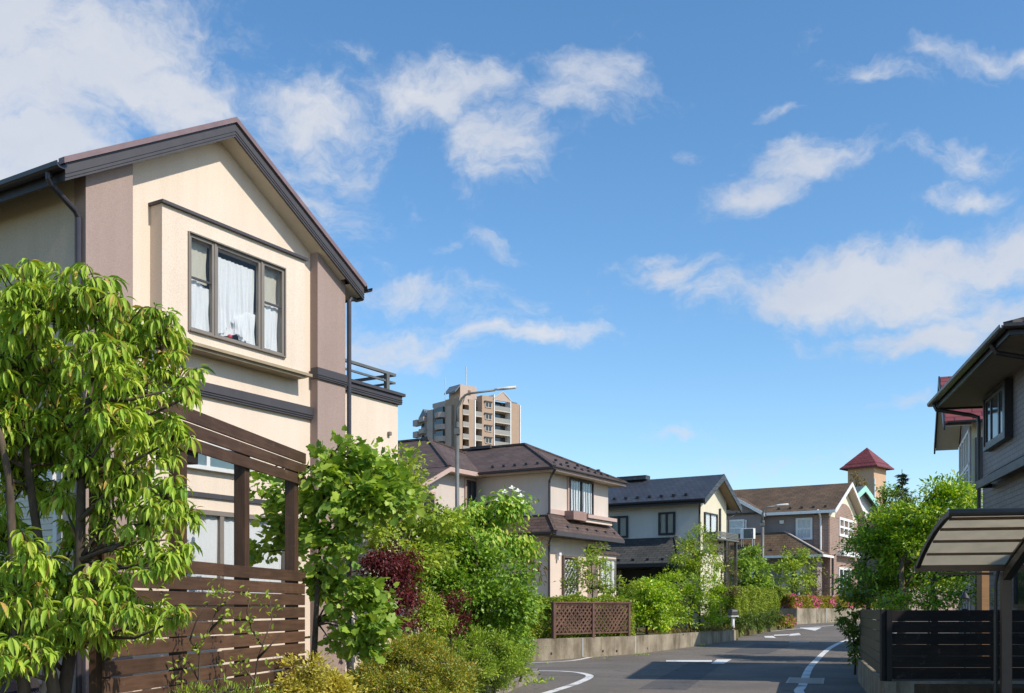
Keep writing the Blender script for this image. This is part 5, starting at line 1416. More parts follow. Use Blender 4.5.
up = np.array([0, 0, 1.0]) + rng.normal(size=(n, 3)) * .18
ln = (.062 + .075 * rng.random(n) ** 1.3) * (0.75 + .4 * rng.random(len(cen)))[rep]
leaf_mesh('crown', LONG, pos, axis, up, ln, ln * .235, LM['big'], LT_)
tb = MB()
def lp(px, py, Y): return P(px, py, Y) - TBASE
stems = [([(48, 735, 6.9), (50, 690, 6.9), (47, 640, 6.9), (38, 560, 6.95), (28, 470, 7.0), (20, 410, 7.0), (24, 370, 7.0)], .058),
         ([(60, 735, 7.0), (66, 690, 7.0), (74, 640, 7.0), (78, 560, 6.9), (82, 480, 6.9), (90, 420, 6.95), (94, 375, 7.0)], .062),
         ([(10, 735, 6.8), (18, 690, 6.8), (20, 640, 6.8), (14, 560, 6.8), (8, 480, 6.7), (-8, 400, 6.7)], .055)]
ends = []
for pts, r0 in stems:
    q = [lp(*p) + Vector((rng.normal() * .018, rng.normal() * .025, 0)) for p in pts]
    tb.tube(q, [r0 * .85 * (1.25 if i == 0 else 1) * (1 - .12 * i) for i in range(len(q))], 10); ends += q[2:]
for h in hubs:
    tip = Vector(h.tolist()) - TBASE
    s = min((e for e in ends if e.z < tip.z + .05), key=lambda e: (e - tip).length, default=ends[0])
    if (s - tip).length > 1.7: continue
    mid = s.lerp(tip, .5) + Vector((rng.normal() * .05, rng.normal() * .06, -.06))
    tb.tube([s, s.lerp(mid, .5) + Vector((rng.normal() * .03, 0, .02)), mid, tip], [.015, .012, .010, .006], 6)
for k in range(len(cen)):
    tip = Vector(cen[k].tolist()) - TBASE; s = Vector(hubs[hub_of[k]].tolist()) - TBASE
    mid = s.lerp(tip, .5) + Vector((rng.normal() * .03, rng.normal() * .03, -.02))
    tb.tube([s, mid, tip], [.006, .005, .003], 4, caps=False)
for a, b, c in (((47, 600, 6.9), (20, 590, 6.8), (0, 588, 6.7)), ((49, 680, 6.9), (25, 672, 6.8), (0, 660, 6.7)), ((62, 670, 7), (45, 650, 6.9), (35, 640, 6.9)), ((80, 520, 6.9), (110, 490, 6.9), (140, 470, 6.9)), ((94, 400, 6.9), (130, 400, 6.9), (160, 392, 6.9)), ((80, 560, 6.9), (120, 545, 6.9), (165, 540, 6.8)), ((76, 610, 7), (110, 600, 6.9), (150, 605, 6.9))):
    tb.tube([lp(*a), lp(*b), lp(*c)], [.017, .012, .006], 7)
tb.build('trunk', M['bark'], LT_, smooth=True)

# the maple-leaved climber beside the screen
vb = pblobs([(322, 474, 20), (348, 464, 16), (372, 476, 18), (394, 484, 13), (335, 500, 30), (368, 505, 28), (398, 510, 16), (325, 535, 20), (350, 545, 22), (318, 568, 10), (338, 585, 22), (356, 594, 18), (372, 610, 12), (335, 612, 14), (355, 625, 22), (380, 630, 14), (362, 648, 16), (338, 650, 10), (345, 446, 6)], 11.6, .9, .3, 3)
vb += pblobs([(280, 520, 16), (270, 548, 18), (290, 545, 14), (262, 488, 8), (285, 500, 12), (250, 475, 7)], 12.3, .7, .2, 4)
plant('climbing_vine', 'maple-leaved green climber rising beside the end of the wooden screen', 'climber', ground(312, 11.7, .1), vb, .088, LM['vine'], trunk_top=P(322, 470, 11.7), r0=.045, tmpl=LOBED, cover=1.9, clump=.17, wid=.95, droop=.2, seed=21, flat=.5, hollow=.35, nlimb=40)

# shrubs and small trees along the near left garden
plant('green_tree', 'light green small-leaved tree between the climber and the brown-roofed house', 'tree', ground(412, 15.0, .1), pblobs([(398, 478, 16), (415, 500, 22), (392, 508, 20), (428, 530, 22), (402, 540, 24), (438, 560, 20), (410, 570, 24), (385, 540, 16), (405, 462, 8), (440, 520, 14)], 15.0, 1, .4, 5), .075, LM['light'], trunk_top=P(402, 480, 15), r0=.05, cover=2.6, clump=.22, seed=31, wid=.6)
plant('green_tree', 'dense mid green bushy tree below the street lamp', 'tree', ground(470, 17.0, .1), pblobs([(450, 560, 28), (475, 575, 28), (445, 590, 28), (478, 605, 30), (505, 605, 22), (500, 580, 20), (462, 625, 28), (512, 632, 16), (490, 635, 24), (440, 545, 18), (428, 600, 22), (520, 612, 12)], 17.0, 1, .5, 6), .075, LM['mid'], r0=.06, cover=3.0, clump=.24, seed=32, wid=.62)
dw = pblobs([(445, 530, 16), (468, 526, 17), (490, 518, 15), (510, 517, 14), (520, 507, 7), (455, 550, 20), (485, 548, 22), (510, 550, 16), (526, 548, 7), (432, 545, 13), (503, 504, 7)], 18.2, 1, .4, 7)
dt = plant('dogwood_tree', 'dogwood with drooping leaves and a few white flowers at the top', 'tree', ground(485, 18.3, .1), dw, 0.095, LM['dog'], r0=.05, tmpl=OVAL, cover=3.6, clump=.24, wid=.55, droop=.8, seed=33, flat=.7)
fl = []
for px, py in ((512, 488), (518, 491), (521, 496), (505, 492), (513, 504), (498, 500), (524, 503)): fl.append(np.array(P(px, py, 17.75)))
fl = np.array(fl) - np.array(dt.location); rp_ = np.repeat(np.arange(len(fl)), 4); aa = np.tile(np.arange(4) * math.pi / 2, len(fl))
leaf_mesh('blossom', PETAL4, fl[rp_], np.stack([np.cos(aa), np.sin(aa) * .7 - .3, np.sin(aa) * .5], 1), np.tile([[.2, -.6, .8]], (len(rp_), 1)), np.full(len(rp_), .06), np.full(len(rp_), .055), M['petal_w'], dt)
plant('conifer_tree', 'feathery olive brown conifer in front of the brown-roofed house wall', 'tree', ground(520, 20.5, .1), pblobs([(528, 560, 14), (538, 552, 8), (520, 580, 11), (535, 578, 9), (525, 540, 9), (518, 555, 10), (515, 600, 7)], 20.5, 1, .3, 8), .12, LM['olive'], trunk_top=P(524, 540, 20.5), r0=.045, cover=2.0, clump=.18, wid=.12, droop=.5, seed=34, nlimb=20)
plant('red_maple', 'dark purple-red maple behind the climber', 'tree', ground(392, 13.4, .1), pblobs([(388, 572, 24), (404, 590, 18), (395, 608, 20), (406, 625, 12), (376, 562, 14), (372, 585, 14), (400, 560, 12), (390, 630, 12)], 13.4, .9, .25, 9), .05, LM['red'], r0=.03, cover=2.6, clump=.14, wid=.45, droop=.4, seed=35, group='red maples')
plant('red_maple', 'small dark red maple half hidden among the green bushes', 'tree', ground(448, 15.2, .1), pblobs([(450, 612, 13), (445, 628, 11), (456, 600, 8), (462, 622, 8)], 15.2, .9, .2, 10), .05, LM['red'], r0=.025, cover=2.4, clump=.12, wid=.45, droop=.4, seed=36, group='red maples')
plant('green_shrub', 'pale green fine-leaved shrub under the small red maple', 'shrub', ground(425, 14.3, .1), pblobs([(425, 622, 17), (415, 636, 14), (435, 640, 15), (430, 605, 13), (440, 630, 14), (420, 648, 12)], 14.3, .9, .2, 11), .05, LM['light'], r0=.02, cover=2.4, clump=.12, wid=.4, seed=37, group='low garden shrubs')
plant('golden_shrub', 'golden yellow shrub at the foot of the wooden screen', 'shrub', ground(315, 10.4, .1), pblobs([(300, 685, 20), (322, 690, 24), (342, 700, 20), (285, 700, 16), (310, 720, 34), (335, 725, 24), (316, 668, 9), (296, 665, 7)], 10.4, 1, .15, 12), .045, LM['yellow'], r0=.02, cover=2.6, clump=.09, wid=.55, seed=38, droop=-.1, crown_name='foliage', trunk_name='stem', nlimb=30)
plant('bronze_shrub', 'bronze-tinged spreading low shrub in front of the red maple', 'shrub', ground(410, 13.0, .1), pblobs([(385, 672, 26), (415, 665, 26), (440, 672, 24), (365, 690, 24), (400, 695, 34), (435, 698, 32), (455, 685, 18), (352, 700, 16), (420, 650, 14), (400, 652, 10)], 13.0, 1.2, .3, 13), .038, LM['bronze'], r0=.02, cover=2.8, clump=.11, wid=.45, seed=39, droop=-.15, crown_name='foliage', trunk_name='stem', nlimb=40)
plant('green_shrub', 'low bright green fine-leaved shrub at the kerb corner', 'shrub', ground(495, 15.6, .1), pblobs([(475, 665, 20), (498, 662, 22), (515, 660, 14), (490, 682, 24), (470, 690, 18), (512, 676, 14), (480, 650, 14), (505, 648, 10), (452, 655, 14)], 15.6, 1.1, .3, 14), .045, LM['low'], r0=.02, cover=2.8, clump=.12, wid=.42, seed=40, droop=-.1, group='low garden shrubs', crown_name='foliage', trunk_name='stem', nlimb=30)
plant('green_shrub', 'upright dark glossy shrub at the corner beside the side street', 'shrub', ground(520, 18.5, .1), pblobs([(518, 640, 12), (524, 625, 9), (512, 652, 12), (525, 650, 8), (528, 612, 6)], 18.5, 1, .2, 15), .06, LM['mid'], r0=.02, cover=2.8, clump=.12, wid=.5, seed=41, group='low garden shrubs', crown_name='foliage', trunk_name='stem')
# thin open shrubs in front of the screen
def twiggy(label, Y, stems, clusters, seed, L=.05):
    rg = np.random.default_rng(seed)
    base = P(stems[0][0][0], stems[0][0][1], Y); base.z = .1
    t = thing('thin_shrub', label, 'shrub', base, 0, 'thin shrubs before the screen')
    mb = MB()
    for st in stems:
        q = [P(px, py, Y + rg.uniform(-.06, .06)) - base for px, py in st]
        if st is stems[0] or st[0] == stems[0][0]: q = [Vector((0, 0, -.02))] + q
        mb.tube(q, [.012 * (1 - .7 * i / max(1, len(q) - 1)) for i in range(len(q))], 6)
    mb.build('stem', M['bark'], t, smooth=True)
    C = []
    for px, py, k in clusters:
        for _ in range(k): C.append(np.array(P(px + rg.normal() * 6, py + rg.normal() * 4.5, Y + rg.normal() * .05) - base))
    C = np.array(C); m = len(C)
    ax = rg.normal(size=(m, 3)) + np.array([0, 0, .5]); upv = np.array([0, -.5, 1]) + rg.normal(size=(m, 3)) * .4
    ll = L * (.6 + .6 * rg.random(m))
    leaf_mesh('foliage', OVAL, C, ax, upv, ll, ll * .55, LM['light'], t)
twiggy('thin open shrub with sparse leaf tufts before the middle of the screen', 8.3, [[(199, 720), (199, 672), (200, 650), (208, 632), (216, 612), (221, 598)], [(200, 655), (190, 640), (196, 622), (210, 600)], [(208, 632), (222, 618), (226, 605)], [(199, 680), (190, 664), (180, 655)], [(216, 612), (228, 600), (232, 592)]],
       [(217, 596, 26), (226, 616, 22), (200, 648, 12), (186, 660, 12), (235, 630, 12), (158, 596, 16), (150, 602, 8), (182, 676, 9), (192, 668, 6), (212, 588, 8), (203, 640, 6)], 51)
twiggy('thin leaning shrub with few leaves near the end of the screen', 8.9, [[(252, 730), (254, 685), (258, 658), (266, 636), (272, 618), (270, 600)], [(258, 658), (268, 648), (280, 634)], [(262, 645), (252, 630), (247, 612), (250, 598)], [(254, 680), (244, 668)]],
       [(251, 597, 16), (263, 600, 6), (249, 622, 16), (270, 612, 8), (236, 665, 20), (242, 672, 12), (264, 638, 10), (267, 660, 6), (282, 604, 5), (225, 668, 8)], 52)
plant('feathery_plant', 'feathery green low plants at the bottom edge before the screen', 'plant', ground(230, 7.9, .1), pblobs([(200, 700, 14), (222, 698, 14), (240, 702, 14), (258, 698, 12), (188, 712, 16), (215, 715, 16)], 7.9, 1, .1, 16), .06, LM['low'], r0=.01, cover=1.6, clump=.06, wid=.12, droop=-.8, seed=42, crown_name='foliage', trunk_name='stem', nlimb=10)

# hedges and trees beyond the retaining wall
def off(path, d):
    out = []
    for i, p in enumerate(path):
        a = Vector((*path[max(i - 1, 0)], 0)); b = Vector((*path[min(i + 1, len(path) - 1)], 0)); t = (b - a).normalized()
        out.append((p[0] - t.y * d, p[1] + t.x * d))
    return out
hedge('hedge', 'clipped light green hedge left of the lattice and behind it', off([(.25, 27.6), (1.16, 28.3), (3.44, 30.7), (3.9, 31.4)], .25), .7, .55, 1.66, .06, LM['hedge'], group='hedges along the retaining wall', cover=3.2, seed=61)
plant('young_tree', 'sparse pale green young tree above the lattice screen', 'tree', ground(592, 32.3, .55), pblobs([(588, 558, 11), (600, 552, 7), (578, 570, 10), (598, 572, 12), (586, 585, 12), (608, 588, 13), (570, 588, 9), (622, 594, 10), (635, 590, 9)], 32.3, 1, .4, 17), .10, LM['light'], trunk_top=P(592, 552, 32.3), r0=.03, cover=1.3, clump=.16, wid=.5, seed=62, nlimb=30)
plant('rounded_shrub', 'dark green rounded bush right of the lattice screen', 'shrub', ground(647, 33.3, .55), pblobs([(640, 602, 18), (656, 600, 18), (648, 618, 18), (636, 620, 11), (662, 618, 14), (652, 590, 10)], 33.3, .9, .3, 18), .09, LM['dense'], r0=.04, cover=3.4, clump=.2, wid=.55, seed=63, crown_name='foliage', trunk_name='stem')
plant('tall_shrub', 'tall yellow-green feathery shrubs at the wall before the slate-roofed house', 'shrub', ground(690, 36.2, .55), pblobs([(672, 585, 13), (664, 598, 12), (680, 602, 16), (695, 600, 14), (710, 595, 13), (702, 615, 15), (718, 608, 9), (682, 620, 13), (714, 622, 9), (675, 615, 12), (700, 585, 9), (716, 585, 8)], 36.2, .9, .5, 19), .10, LM['dense'], r0=.04, cover=2.0, clump=.2, wid=.35, droop=0, seed=64, nlimb=40)
plant('young_tree', 'slender light green tree standing before the slate-roofed house', 'tree', ground(688, 36.8, .55), pblobs([(698, 540, 9), (708, 537, 6), (690, 552, 12), (706, 556, 11), (680, 563, 9), (698, 570, 13), (712, 565, 7), (686, 575, 9)], 36.8, 1, .3, 20), .10, LM['light'], trunk_top=P(695, 545, 36.8), r0=.05, cover=2.3, clump=.2, wid=.45, seed=65, bark='bark2')
plant('bare_tree', 'thin brownish half-bare tree beside the balcony posts', 'tree', ground(722, 41, .55), pblobs([(716, 552, 7), (726, 556, 7), (720, 570, 8), (730, 575, 7), (724, 590, 9), (734, 595, 7)], 41, 1, .3, 21), .09, LM['brown'], trunk_top=P(722, 550, 41), r0=.04, cover=.9, clump=.2, wid=.4, seed=66, nlimb=26)
plant('round_tree', 'fresh green round-headed tree left of the distant street lamp', 'tree', ground(748, 50, .55), pblobs([(748, 558, 12), (742, 572, 11), (756, 574, 11), (738, 585, 8), (752, 588, 10), (764, 582, 6)], 50, 1, .4, 22), .14, LM['vine'], r0=.06, cover=3.0, clump=.25, wid=.7, seed=67)
hedge('hedge', 'tall clipped yellow-green hedge at the bend of the road', [(9.05, 42.2), (10.6, 45.5), (12.7, 50.2)], 1.1, .35, 2.2, .08, LM['hedge2'], group='hedges along the retaining wall', cover=3.0, seed=68)
for i, (px, py, rp, Y, lab) in enumerate(((738, 624, 9, 41.6, 'first drooping dark green bush beside the mailbox'), (748, 622, 10, 43.3, 'second drooping dark green bush from the mailbox at the hedge foot'), (759, 620, 10, 45.3, 'third drooping dark green bush from the mailbox at the hedge foot'), (770, 619, 9.5, 47.3, 'fourth drooping dark green bush from the mailbox, next to the small azaleas'))):
    plant('drooping_bush', lab, 'shrub', ground(px, Y), pblobs([(px, py, rp), (px - 3, py + 4, rp * .8), (px + 4, py + 3, rp * .8)], Y, .9, .1, 40 + i), .12, LM['juni'], r0=.03, cover=3.2, clump=.18, wid=.25, droop=.6, seed=70 + i, group='bushes at the foot of the tall hedge', crown_name='foliage', trunk_name='stem')
for i, (px, py, rp, Y, lab) in enumerate(((781, 622, 6.5, 49.6, 'small orange-pink azalea at the hedge foot'), (789, 623, 6, 51.6, 'smallest pink azalea at the road bend'))):
    t = plant('azalea_bush', lab, 'shrub', ground(px, Y), pblobs([(px, py, rp), (px + 1, py + 3, rp * .9)], Y, .9, .05, 50 + i), .08, LM['azalea'], r0=.02, cover=3, clump=.12, wid=.5, seed=80 + i, group='small azaleas', crown_name='foliage', trunk_name='stem')
    rg = np.random.default_rng(i); m = 28
    fp = np.array(P(px, py - 1, Y) - t.location) + np.clip(rg.normal(size=(m, 3)), -1.4, 1.4) * rp / F * Y * .55 + np.array([0.05, -.12, .05])
    fp = np.repeat(fp, 3, axis=0)
    leaf_mesh('blossom', PETAL4, fp, rg.normal(size=(m * 3, 3)), rg.normal(size=(m * 3, 3)) + np.array([0, -1, .5]), np.full(m * 3, .07), np.full(m * 3, .07), M['petal_p'], t)
hedge('azalea_hedge', 'long azalea hedge with pink flowers on top of the pale garden wall', off([(14.9, 57.9), (15.6, 57.5), (20.6, 64), (24, 68.6)], .25), .9, 1.36, 2.02, .08, LM['azalea'], cover=3.2, seed=85, flowers=(M['petal_p'], .11), flower_n=620, lump=.05)
plant('garden_tree', 'light green garden tree in front of the taupe house entrance', 'tree', ground(792, 61, 1.36), pblobs([(795, 556, 9), (805, 565, 10), (786, 568, 9), (795, 576, 12), (783, 582, 7), (808, 580, 8), (798, 590, 10), (778, 570, 5)], 61, 1, .4, 23), .15, LM['light'], r0=.06, cover=1.7, clump=.28, wid=.6, seed=86, nlimb=30)
plant('bare_tree', 'small brownish bush with thin branches beside the taupe house brick corner', 'tree', ground(816, 61.5, 1.36), pblobs([(814, 562, 5), (820, 572, 6), (816, 584, 7), (822, 592, 6), (812, 594, 6)], 61.5, 1, .3, 24), .13, LM['brown'], trunk_top=P(817, 556, 61.5), r0=.04, cover=1.1, clump=.25, wid=.4, seed=87)
plant('garden_shrub', 'low green shrubs behind the azalea hedge under the entrance', 'shrub', ground(770, 57.8, .55), pblobs([(762, 590, 8), (772, 594, 9), (782, 595, 8), (768, 582, 6)], 57.8, 1, .3, 25), .12, LM['hedge'], r0=.03, cover=2.6, clump=.25, wid=.5, seed=88, crown_name='foliage', trunk_name='stem')
# right-hand trees
plant('large_tree', 'large bright green tree with glossy leaves behind the black board fence', 'tree', ground(905, 26.6, .4), pblobs([(905, 526, 14), (936, 505, 17), (954, 503, 17), (968, 510, 12), (934, 489, 7), (914, 516, 9), (893, 535, 20), (930, 530, 26), (960, 528, 16), (915, 555, 26), (948, 555, 22), (885, 550, 20), (900, 578, 22), (938, 580, 18), (962, 575, 16), (975, 560, 10), (980, 515, 6)], 26.6, 1, .6, 26), .105, LM['dense'], trunk_top=P(915, 520, 26.6), r0=.10, tmpl=OVAL, cover=2.9, clump=.3, wid=.5, droop=.1, seed=91, nlimb=40, bark='bark2',
      trunk_pts=[ground(901, 26.6, .35), P(903, 590, 26.6), P(901, 570, 26.6), P(908, 540, 26.6), P(915, 515, 26.6)])
plant('large_tree', 'darker dense green tree at the pavement edge left of the large bright tree', 'tree', ground(868, 27.6, .4), pblobs([(872, 528, 10), (880, 520, 10), (858, 552, 11), (872, 552, 16), (860, 572, 15), (882, 572, 18), (856, 590, 12), (872, 596, 17), (890, 595, 14)], 27.6, 1, .5, 27), .09, LM['mid'], trunk_top=P(868, 525, 27.6), r0=.08, tmpl=OVAL, cover=3.0, clump=.26, wid=.52, seed=92, nlimb=30)
plant('garden_shrub', 'sunlit low shrubs just behind the black board fence', 'shrub', ground(930, 20.5, .4), pblobs([(895, 604, 12), (912, 600, 13), (928, 603, 12), (945, 598, 12), (960, 602, 11), (880, 606, 9), (972, 596, 9)], 20.5, 1, .4, 28), .08, LM['dense'], r0=.03, cover=2.2, clump=.2, wid=.5, seed=93, crown_name='foliage', trunk_name='stem')
pt = ground(934, 21.5, .4)
plant('small_tree', 'short tree with a bare brown trunk behind the black board fence', 'tree', pt, pblobs([(938, 566, 12), (952, 572, 10), (925, 572, 10), (968, 578, 8)], 21.5, 1, .3, 29), .09, LM['dense'], r0=.07, tmpl=OVAL, cover=1.6, clump=.22, wid=.5, seed=94, trunk_pts=[pt, P(935, 600, 21.5), P(932, 585, 21.5), P(938, 568, 21.5)])
plant('ivy', 'ivy spilling over the end of the short slatted fence', 'climber', ground(855, 20.4, .1), pblobs([(853, 606, 9), (850, 620, 8), (853, 634, 8), (856, 648, 7), (860, 600, 8), (858, 658, 5)], 20.4, .8, .2, 30), .07, LM['ivy'], r0=.02, tmpl=OVAL, cover=3.0, clump=.12, wid=.75, seed=95, crown_name='foliage', trunk_name='stem')
# distant trees
def conifer(label, base, h, r, seed, mat):
    t = thing('conifer_tree', label, 'tree', base)
    rg = np.random.default_rng(seed); MBk = MB(); MBk.tube([(0, 0, 0), (0, 0, h)], [.16, .02], 8); MBk.build('trunk', M['bark'], t)
    C, A = [], []
    for i in range(34):
        z = h * (.15 + .83 * i / 34); rr = r * (1 - (z / h)) ** .8 * (.6 + .6 * rg.random()) + .1
        for j in range(6):
            a = rg.random() * 6.28
            for k in range(16):
                s = (k + rg.random()) / 16 * rr
                C.append((s * math.cos(a), s * math.sin(a), z - .25 * s + rg.normal() * .05)); A.append((math.cos(a) + rg.normal() * .5, math.sin(a) + rg.normal() * .5, .2 + rg.normal() * .3))
    m = len(C); ll = .28 * (.7 + .6 * rg.random(m))
    leaf_mesh('crown', DIAMOND, np.array(C), np.array(A), np.array([0, 0, 1.0]) + rg.normal(size=(m, 3)) * .4, ll, ll * .25, mat, t)
    return t
c0 = P(902, 600, 74); conifer('distant pointed blue-green conifer right of the tower', (c0.x, c0.y, .58), 10.6, 1.5, 1, LM['conifer'])
c0 = P(858, 600, 80); plant('distant_tree', 'narrow green tree top against the tower wall', 'tree', (c0.x, c0.y, .58), pblobs([(858, 476, 4), (859, 484, 5), (856, 492, 5)], 80, 1, .2, 31), .2, LM['olive'], trunk_top=P(858, 472, 80), r0=.1, cover=1.6, clump=.3, wid=.4, seed=96)
c0 = P(888, 600, 72); plant('distant_tree', 'small round green tree at the foot of the tower', 'tree', (c0.x, c0.y, .58), pblobs([(887, 487, 5), (890, 492, 4.5), (885, 494, 4), (880, 503, 4.5), (877, 507, 4)], 72, 1, .3, 32), .2, LM['mid'], r0=.1, cover=2.2, clump=.3, wid=.6, seed=97)
c0 = P(893, 600, 70); plant('distant_tree', 'dark green treetops between the tower and the large bright tree', 'tree', (c0.x, c0.y, .58), pblobs([(896, 496, 5), (903, 500, 7), (912, 500, 6), (893, 504, 6)], 70, 1, .3, 33), .2, LM['juni'], r0=.1, cover=2.2, clump=.3, wid=.5, seed=98)
# a few weeds along the kerb edges
wd = MB(); wp = []
rg = np.random.default_rng(9)
for px, py, k in ((520, 686, 30), (535, 683, 40), (545, 681, 25), (895, 655, 0), (862, 655, 14), (858, 662, 10), (640, 655.5, 20), (700, 645.5, 20), (600, 658.5, 12)):
    q = G(px, py)
    for _ in range(k): wp.append((q.x + rg.normal() * .14, q.y + rg.normal() * .10, q.z + .01))
wp = np.array(wp); m = len(wp)
o = leaf_mesh('weeds', OVAL, wp, rg.normal(size=(m, 3)) + np.array([0, 0, .9]), rg.normal(size=(m, 3)) * .4 + np.array([0, -.6, 1]), np.full(m, .07), np.full(m, .03), LM['low']); tag(o, kind='stuff', label='small weeds growing in cracks along the kerb', cat='weeds')
# dry grass tufts on the wall-top beds
wp = []
for px, py, Y in ((660, 630, 35), (672, 630, 35.6), (700, 627, 37.3), (712, 626, 38), (705, 628, 37.5), (650, 633, 34.2), (725, 627, 39.2)):
    q = P(px, py, Y); 
    for _ in range(120): wp.append((q.x + rg.normal() * .35, q.y + rg.normal() * .35, .56 + abs(rg.normal()) * .03))
wp = np.array(wp); m = len(wp)
o = leaf_mesh('dry_grass', DIAMOND, wp, rg.normal(size=(m, 3)) * .6 + np.array([0, -.1, 1]), rg.normal(size=(m, 3)) + np.array([0, -1, .2]), .18 * (.5 + rg.random(m)), np.full(m, .02), leafmat('straw', [(.26, .20, .07), (.34, .27, .10), (.22, .20, .06)], .25, .7)); tag(o, kind='stuff', label='straw-coloured dry grass on the retaining wall bed', cat='grass')

# ------------------------------------------------------------------ sun, sky, camera
SUN_AZ = Vector((.84, -.542, 0)).normalized(); EL = rad(41.5)
sd = bpy.data.lights.new('sun', 'SUN'); sd.energy = 3.5; sd.angle = rad(.5); sd.color = (1.0, .93, .82)
so_ = put(bpy.data.objects.new('sun', sd)); so_.location = (30, -20, 40)
dirv = -(SUN_AZ * math.cos(EL) + Vector((0, 0, math.sin(EL))))
so_.rotation_euler = dirv.to_track_quat('-Z', 'Y').to_euler()
wld = bpy.data.worlds.new('World'); scene.world = wld; wld.use_nodes = True
nt = wld.node_tree; nt.nodes.clear()
outw = nt.nodes.new('ShaderNodeOutputWorld')
sky = nt.nodes.new('ShaderNodeTexSky'); sky.sky_type = 'NISHITA'; sky.sun_disc = False; sky.sun_elevation = EL; sky.sun_rotation = math.atan2(SUN_AZ.x, SUN_AZ.y)
sky.air_density = 1.0; sky.dust_density = 0.4; sky.ozone_density = 2.2; sky.altitude = 100
bg = nt.nodes.new('ShaderNodeBackground'); bg.inputs['Strength'].default_value = SKY_STRENGTH
hs = nt.nodes.new('ShaderNodeHueSaturation'); hs.inputs['Saturation'].default_value = 1.20; hs.inputs['Value'].default_value = .96; hs.inputs['Hue'].default_value = .497; nt.links.new(sky.outputs[0], hs.inputs['Color']); nt.links.new(hs.outputs[0], bg.inputs['Color'])
tc = nt.nodes.new('ShaderNodeTexCoord')
gen = nt.nodes.new('ShaderNodeVectorMath'); gen.operation = 'NORMALIZE'; nt.links.new(tc.outputs['Generated'], gen.inputs[0])
def math_(op, a, b=None, clamp=False):
    n = nt.nodes.new('ShaderNodeMath'); n.operation = op; n.use_clamp = clamp
    for i, v in enumerate((a, b)):
        if v is None: continue
        if isinstance(v, (int, float)): n.inputs[i].default_value = v
        else: nt.links.new(v, n.inputs[i])
    return n.outputs[0]
# a wispy warp shared by all the clouds, then soft clumps in given directions of the sky
wn_ = nt.nodes.new('ShaderNodeTexNoise'); wn_.inputs['Scale'].default_value = 7; wn_.inputs['Detail'].default_value = 5; wn_.inputs['Roughness'].default_value = .6
nt.links.new(gen.outputs[0], wn_.inputs['Vector'])
ws = nt.nodes.new('ShaderNodeVectorMath'); ws.operation = 'SUBTRACT'; nt.links.new(wn_.outputs['Color'], ws.inputs[0]); ws.inputs[1].default_value = (.5, .5, .5)
wsc = nt.nodes.new('ShaderNodeVectorMath'); wsc.operation = 'SCALE'; wsc.inputs['Scale'].default_value = .10; nt.links.new(ws.outputs[0], wsc.inputs[0])
wadd = nt.nodes.new('ShaderNodeVectorMath'); wadd.operation = 'ADD'; nt.links.new(gen.outputs[0], wadd.inputs[0]); nt.links.new(wsc.outputs[0], wadd.inputs[1])
CLOUDS = [(10, 50, 150, 75, 1.2), (150, 95, 75, 36, 1.0), (20, 135, 130, 45, 1.1), (320, 165, 80, 55, .85), (300, 110, 60, 32, .75), (350, 200, 40, 25, .6), (430, 95, 70, 32, .75), (480, 80, 45, 22, .7), (592, 75, 38, 30, .85), (515, 155, 55, 42, .8), (340, 40, 28, 13, .5), (560, 110, 50, 30, .6),
          (985, 45, 55, 12, .9), (930, 62, 40, 13, .85), (885, 78, 40, 16, .95), (810, 160, 60, 24, .85), (755, 195, 50, 20, .75), (940, 155, 75, 16, .7), (955, 195, 45, 12, .75), (985, 255, 90, 28, 1.2), (880, 288, 105, 30, 1.25), (815, 302, 55, 20, 1.0), (920, 335, 105, 18, .95), (1010, 312, 60, 20, 1.0), (690, 272, 50, 14, .65), (730, 295, 45, 20, .65), (665, 253, 35, 11, .55),
          (430, 295, 130, 26, .72), (400, 345, 90, 26, .75), (510, 330, 90, 14, .62), (480, 255, 60, 10, .5), (668, 440, 42, 9, .6), (912, 400, 30, 10, .65), (690, 150, 24, 9, .5), (615, 255, 30, 9, .4), (785, 103, 24, 8, .5), (730, 470, 60, 14, .45), (820, 395, 50, 8, .3), (-150, 90, 200, 90, .9), (1200, 250, 150, 60, .9), (1150, 100, 90, 25, .7)]
acc = None
for (px, py, sx, sy, amp) in CLOUDS:
    sx, sy = sx * 1.22, sy * 1.25
    d = Vector(((px - CX) / F, 1, (HY - py) / F)); L = d.length; d.normalize()
    right = Vector((d.y, -d.x, 0)).normalized(); upv = right.cross(d)
    # distance in the two tangent directions of the clump, as angles
    sub = nt.nodes.new('ShaderNodeVectorMath'); sub.operation = 'SUBTRACT'; nt.links.new(wadd.outputs[0], sub.inputs[0]); sub.inputs[1].default_value = d
    dx = nt.nodes.new('ShaderNodeVectorMath'); dx.operation = 'DOT_PRODUCT'; nt.links.new(sub.outputs[0], dx.inputs[0]); dx.inputs[1].default_value = right * (F * L / sx)
    dz = nt.nodes.new('ShaderNodeVectorMath'); dz.operation = 'DOT_PRODUCT'; nt.links.new(sub.outputs[0], dz.inputs[0]); dz.inputs[1].default_value = upv * (F * L / sy)
    dd_ = nt.nodes.new('ShaderNodeVectorMath'); dd_.operation = 'DOT_PRODUCT'; nt.links.new(gen.outputs[0], dd_.inputs[0]); dd_.inputs[1].default_value = d
    r2 = math_('ADD', math_('MULTIPLY', dx.outputs['Value'], dx.outputs['Value']), math_('MULTIPLY', dz.outputs['Value'], dz.outputs['Value']))
    e = math_('MULTIPLY', math_('POWER', 2.718, math_('MULTIPLY', r2, -.9)), amp)
    e = math_('MULTIPLY', e, math_('GREATER_THAN', dd_.outputs['Value'], .2))
    acc = e if acc is None else math_('MAXIMUM', acc, e)
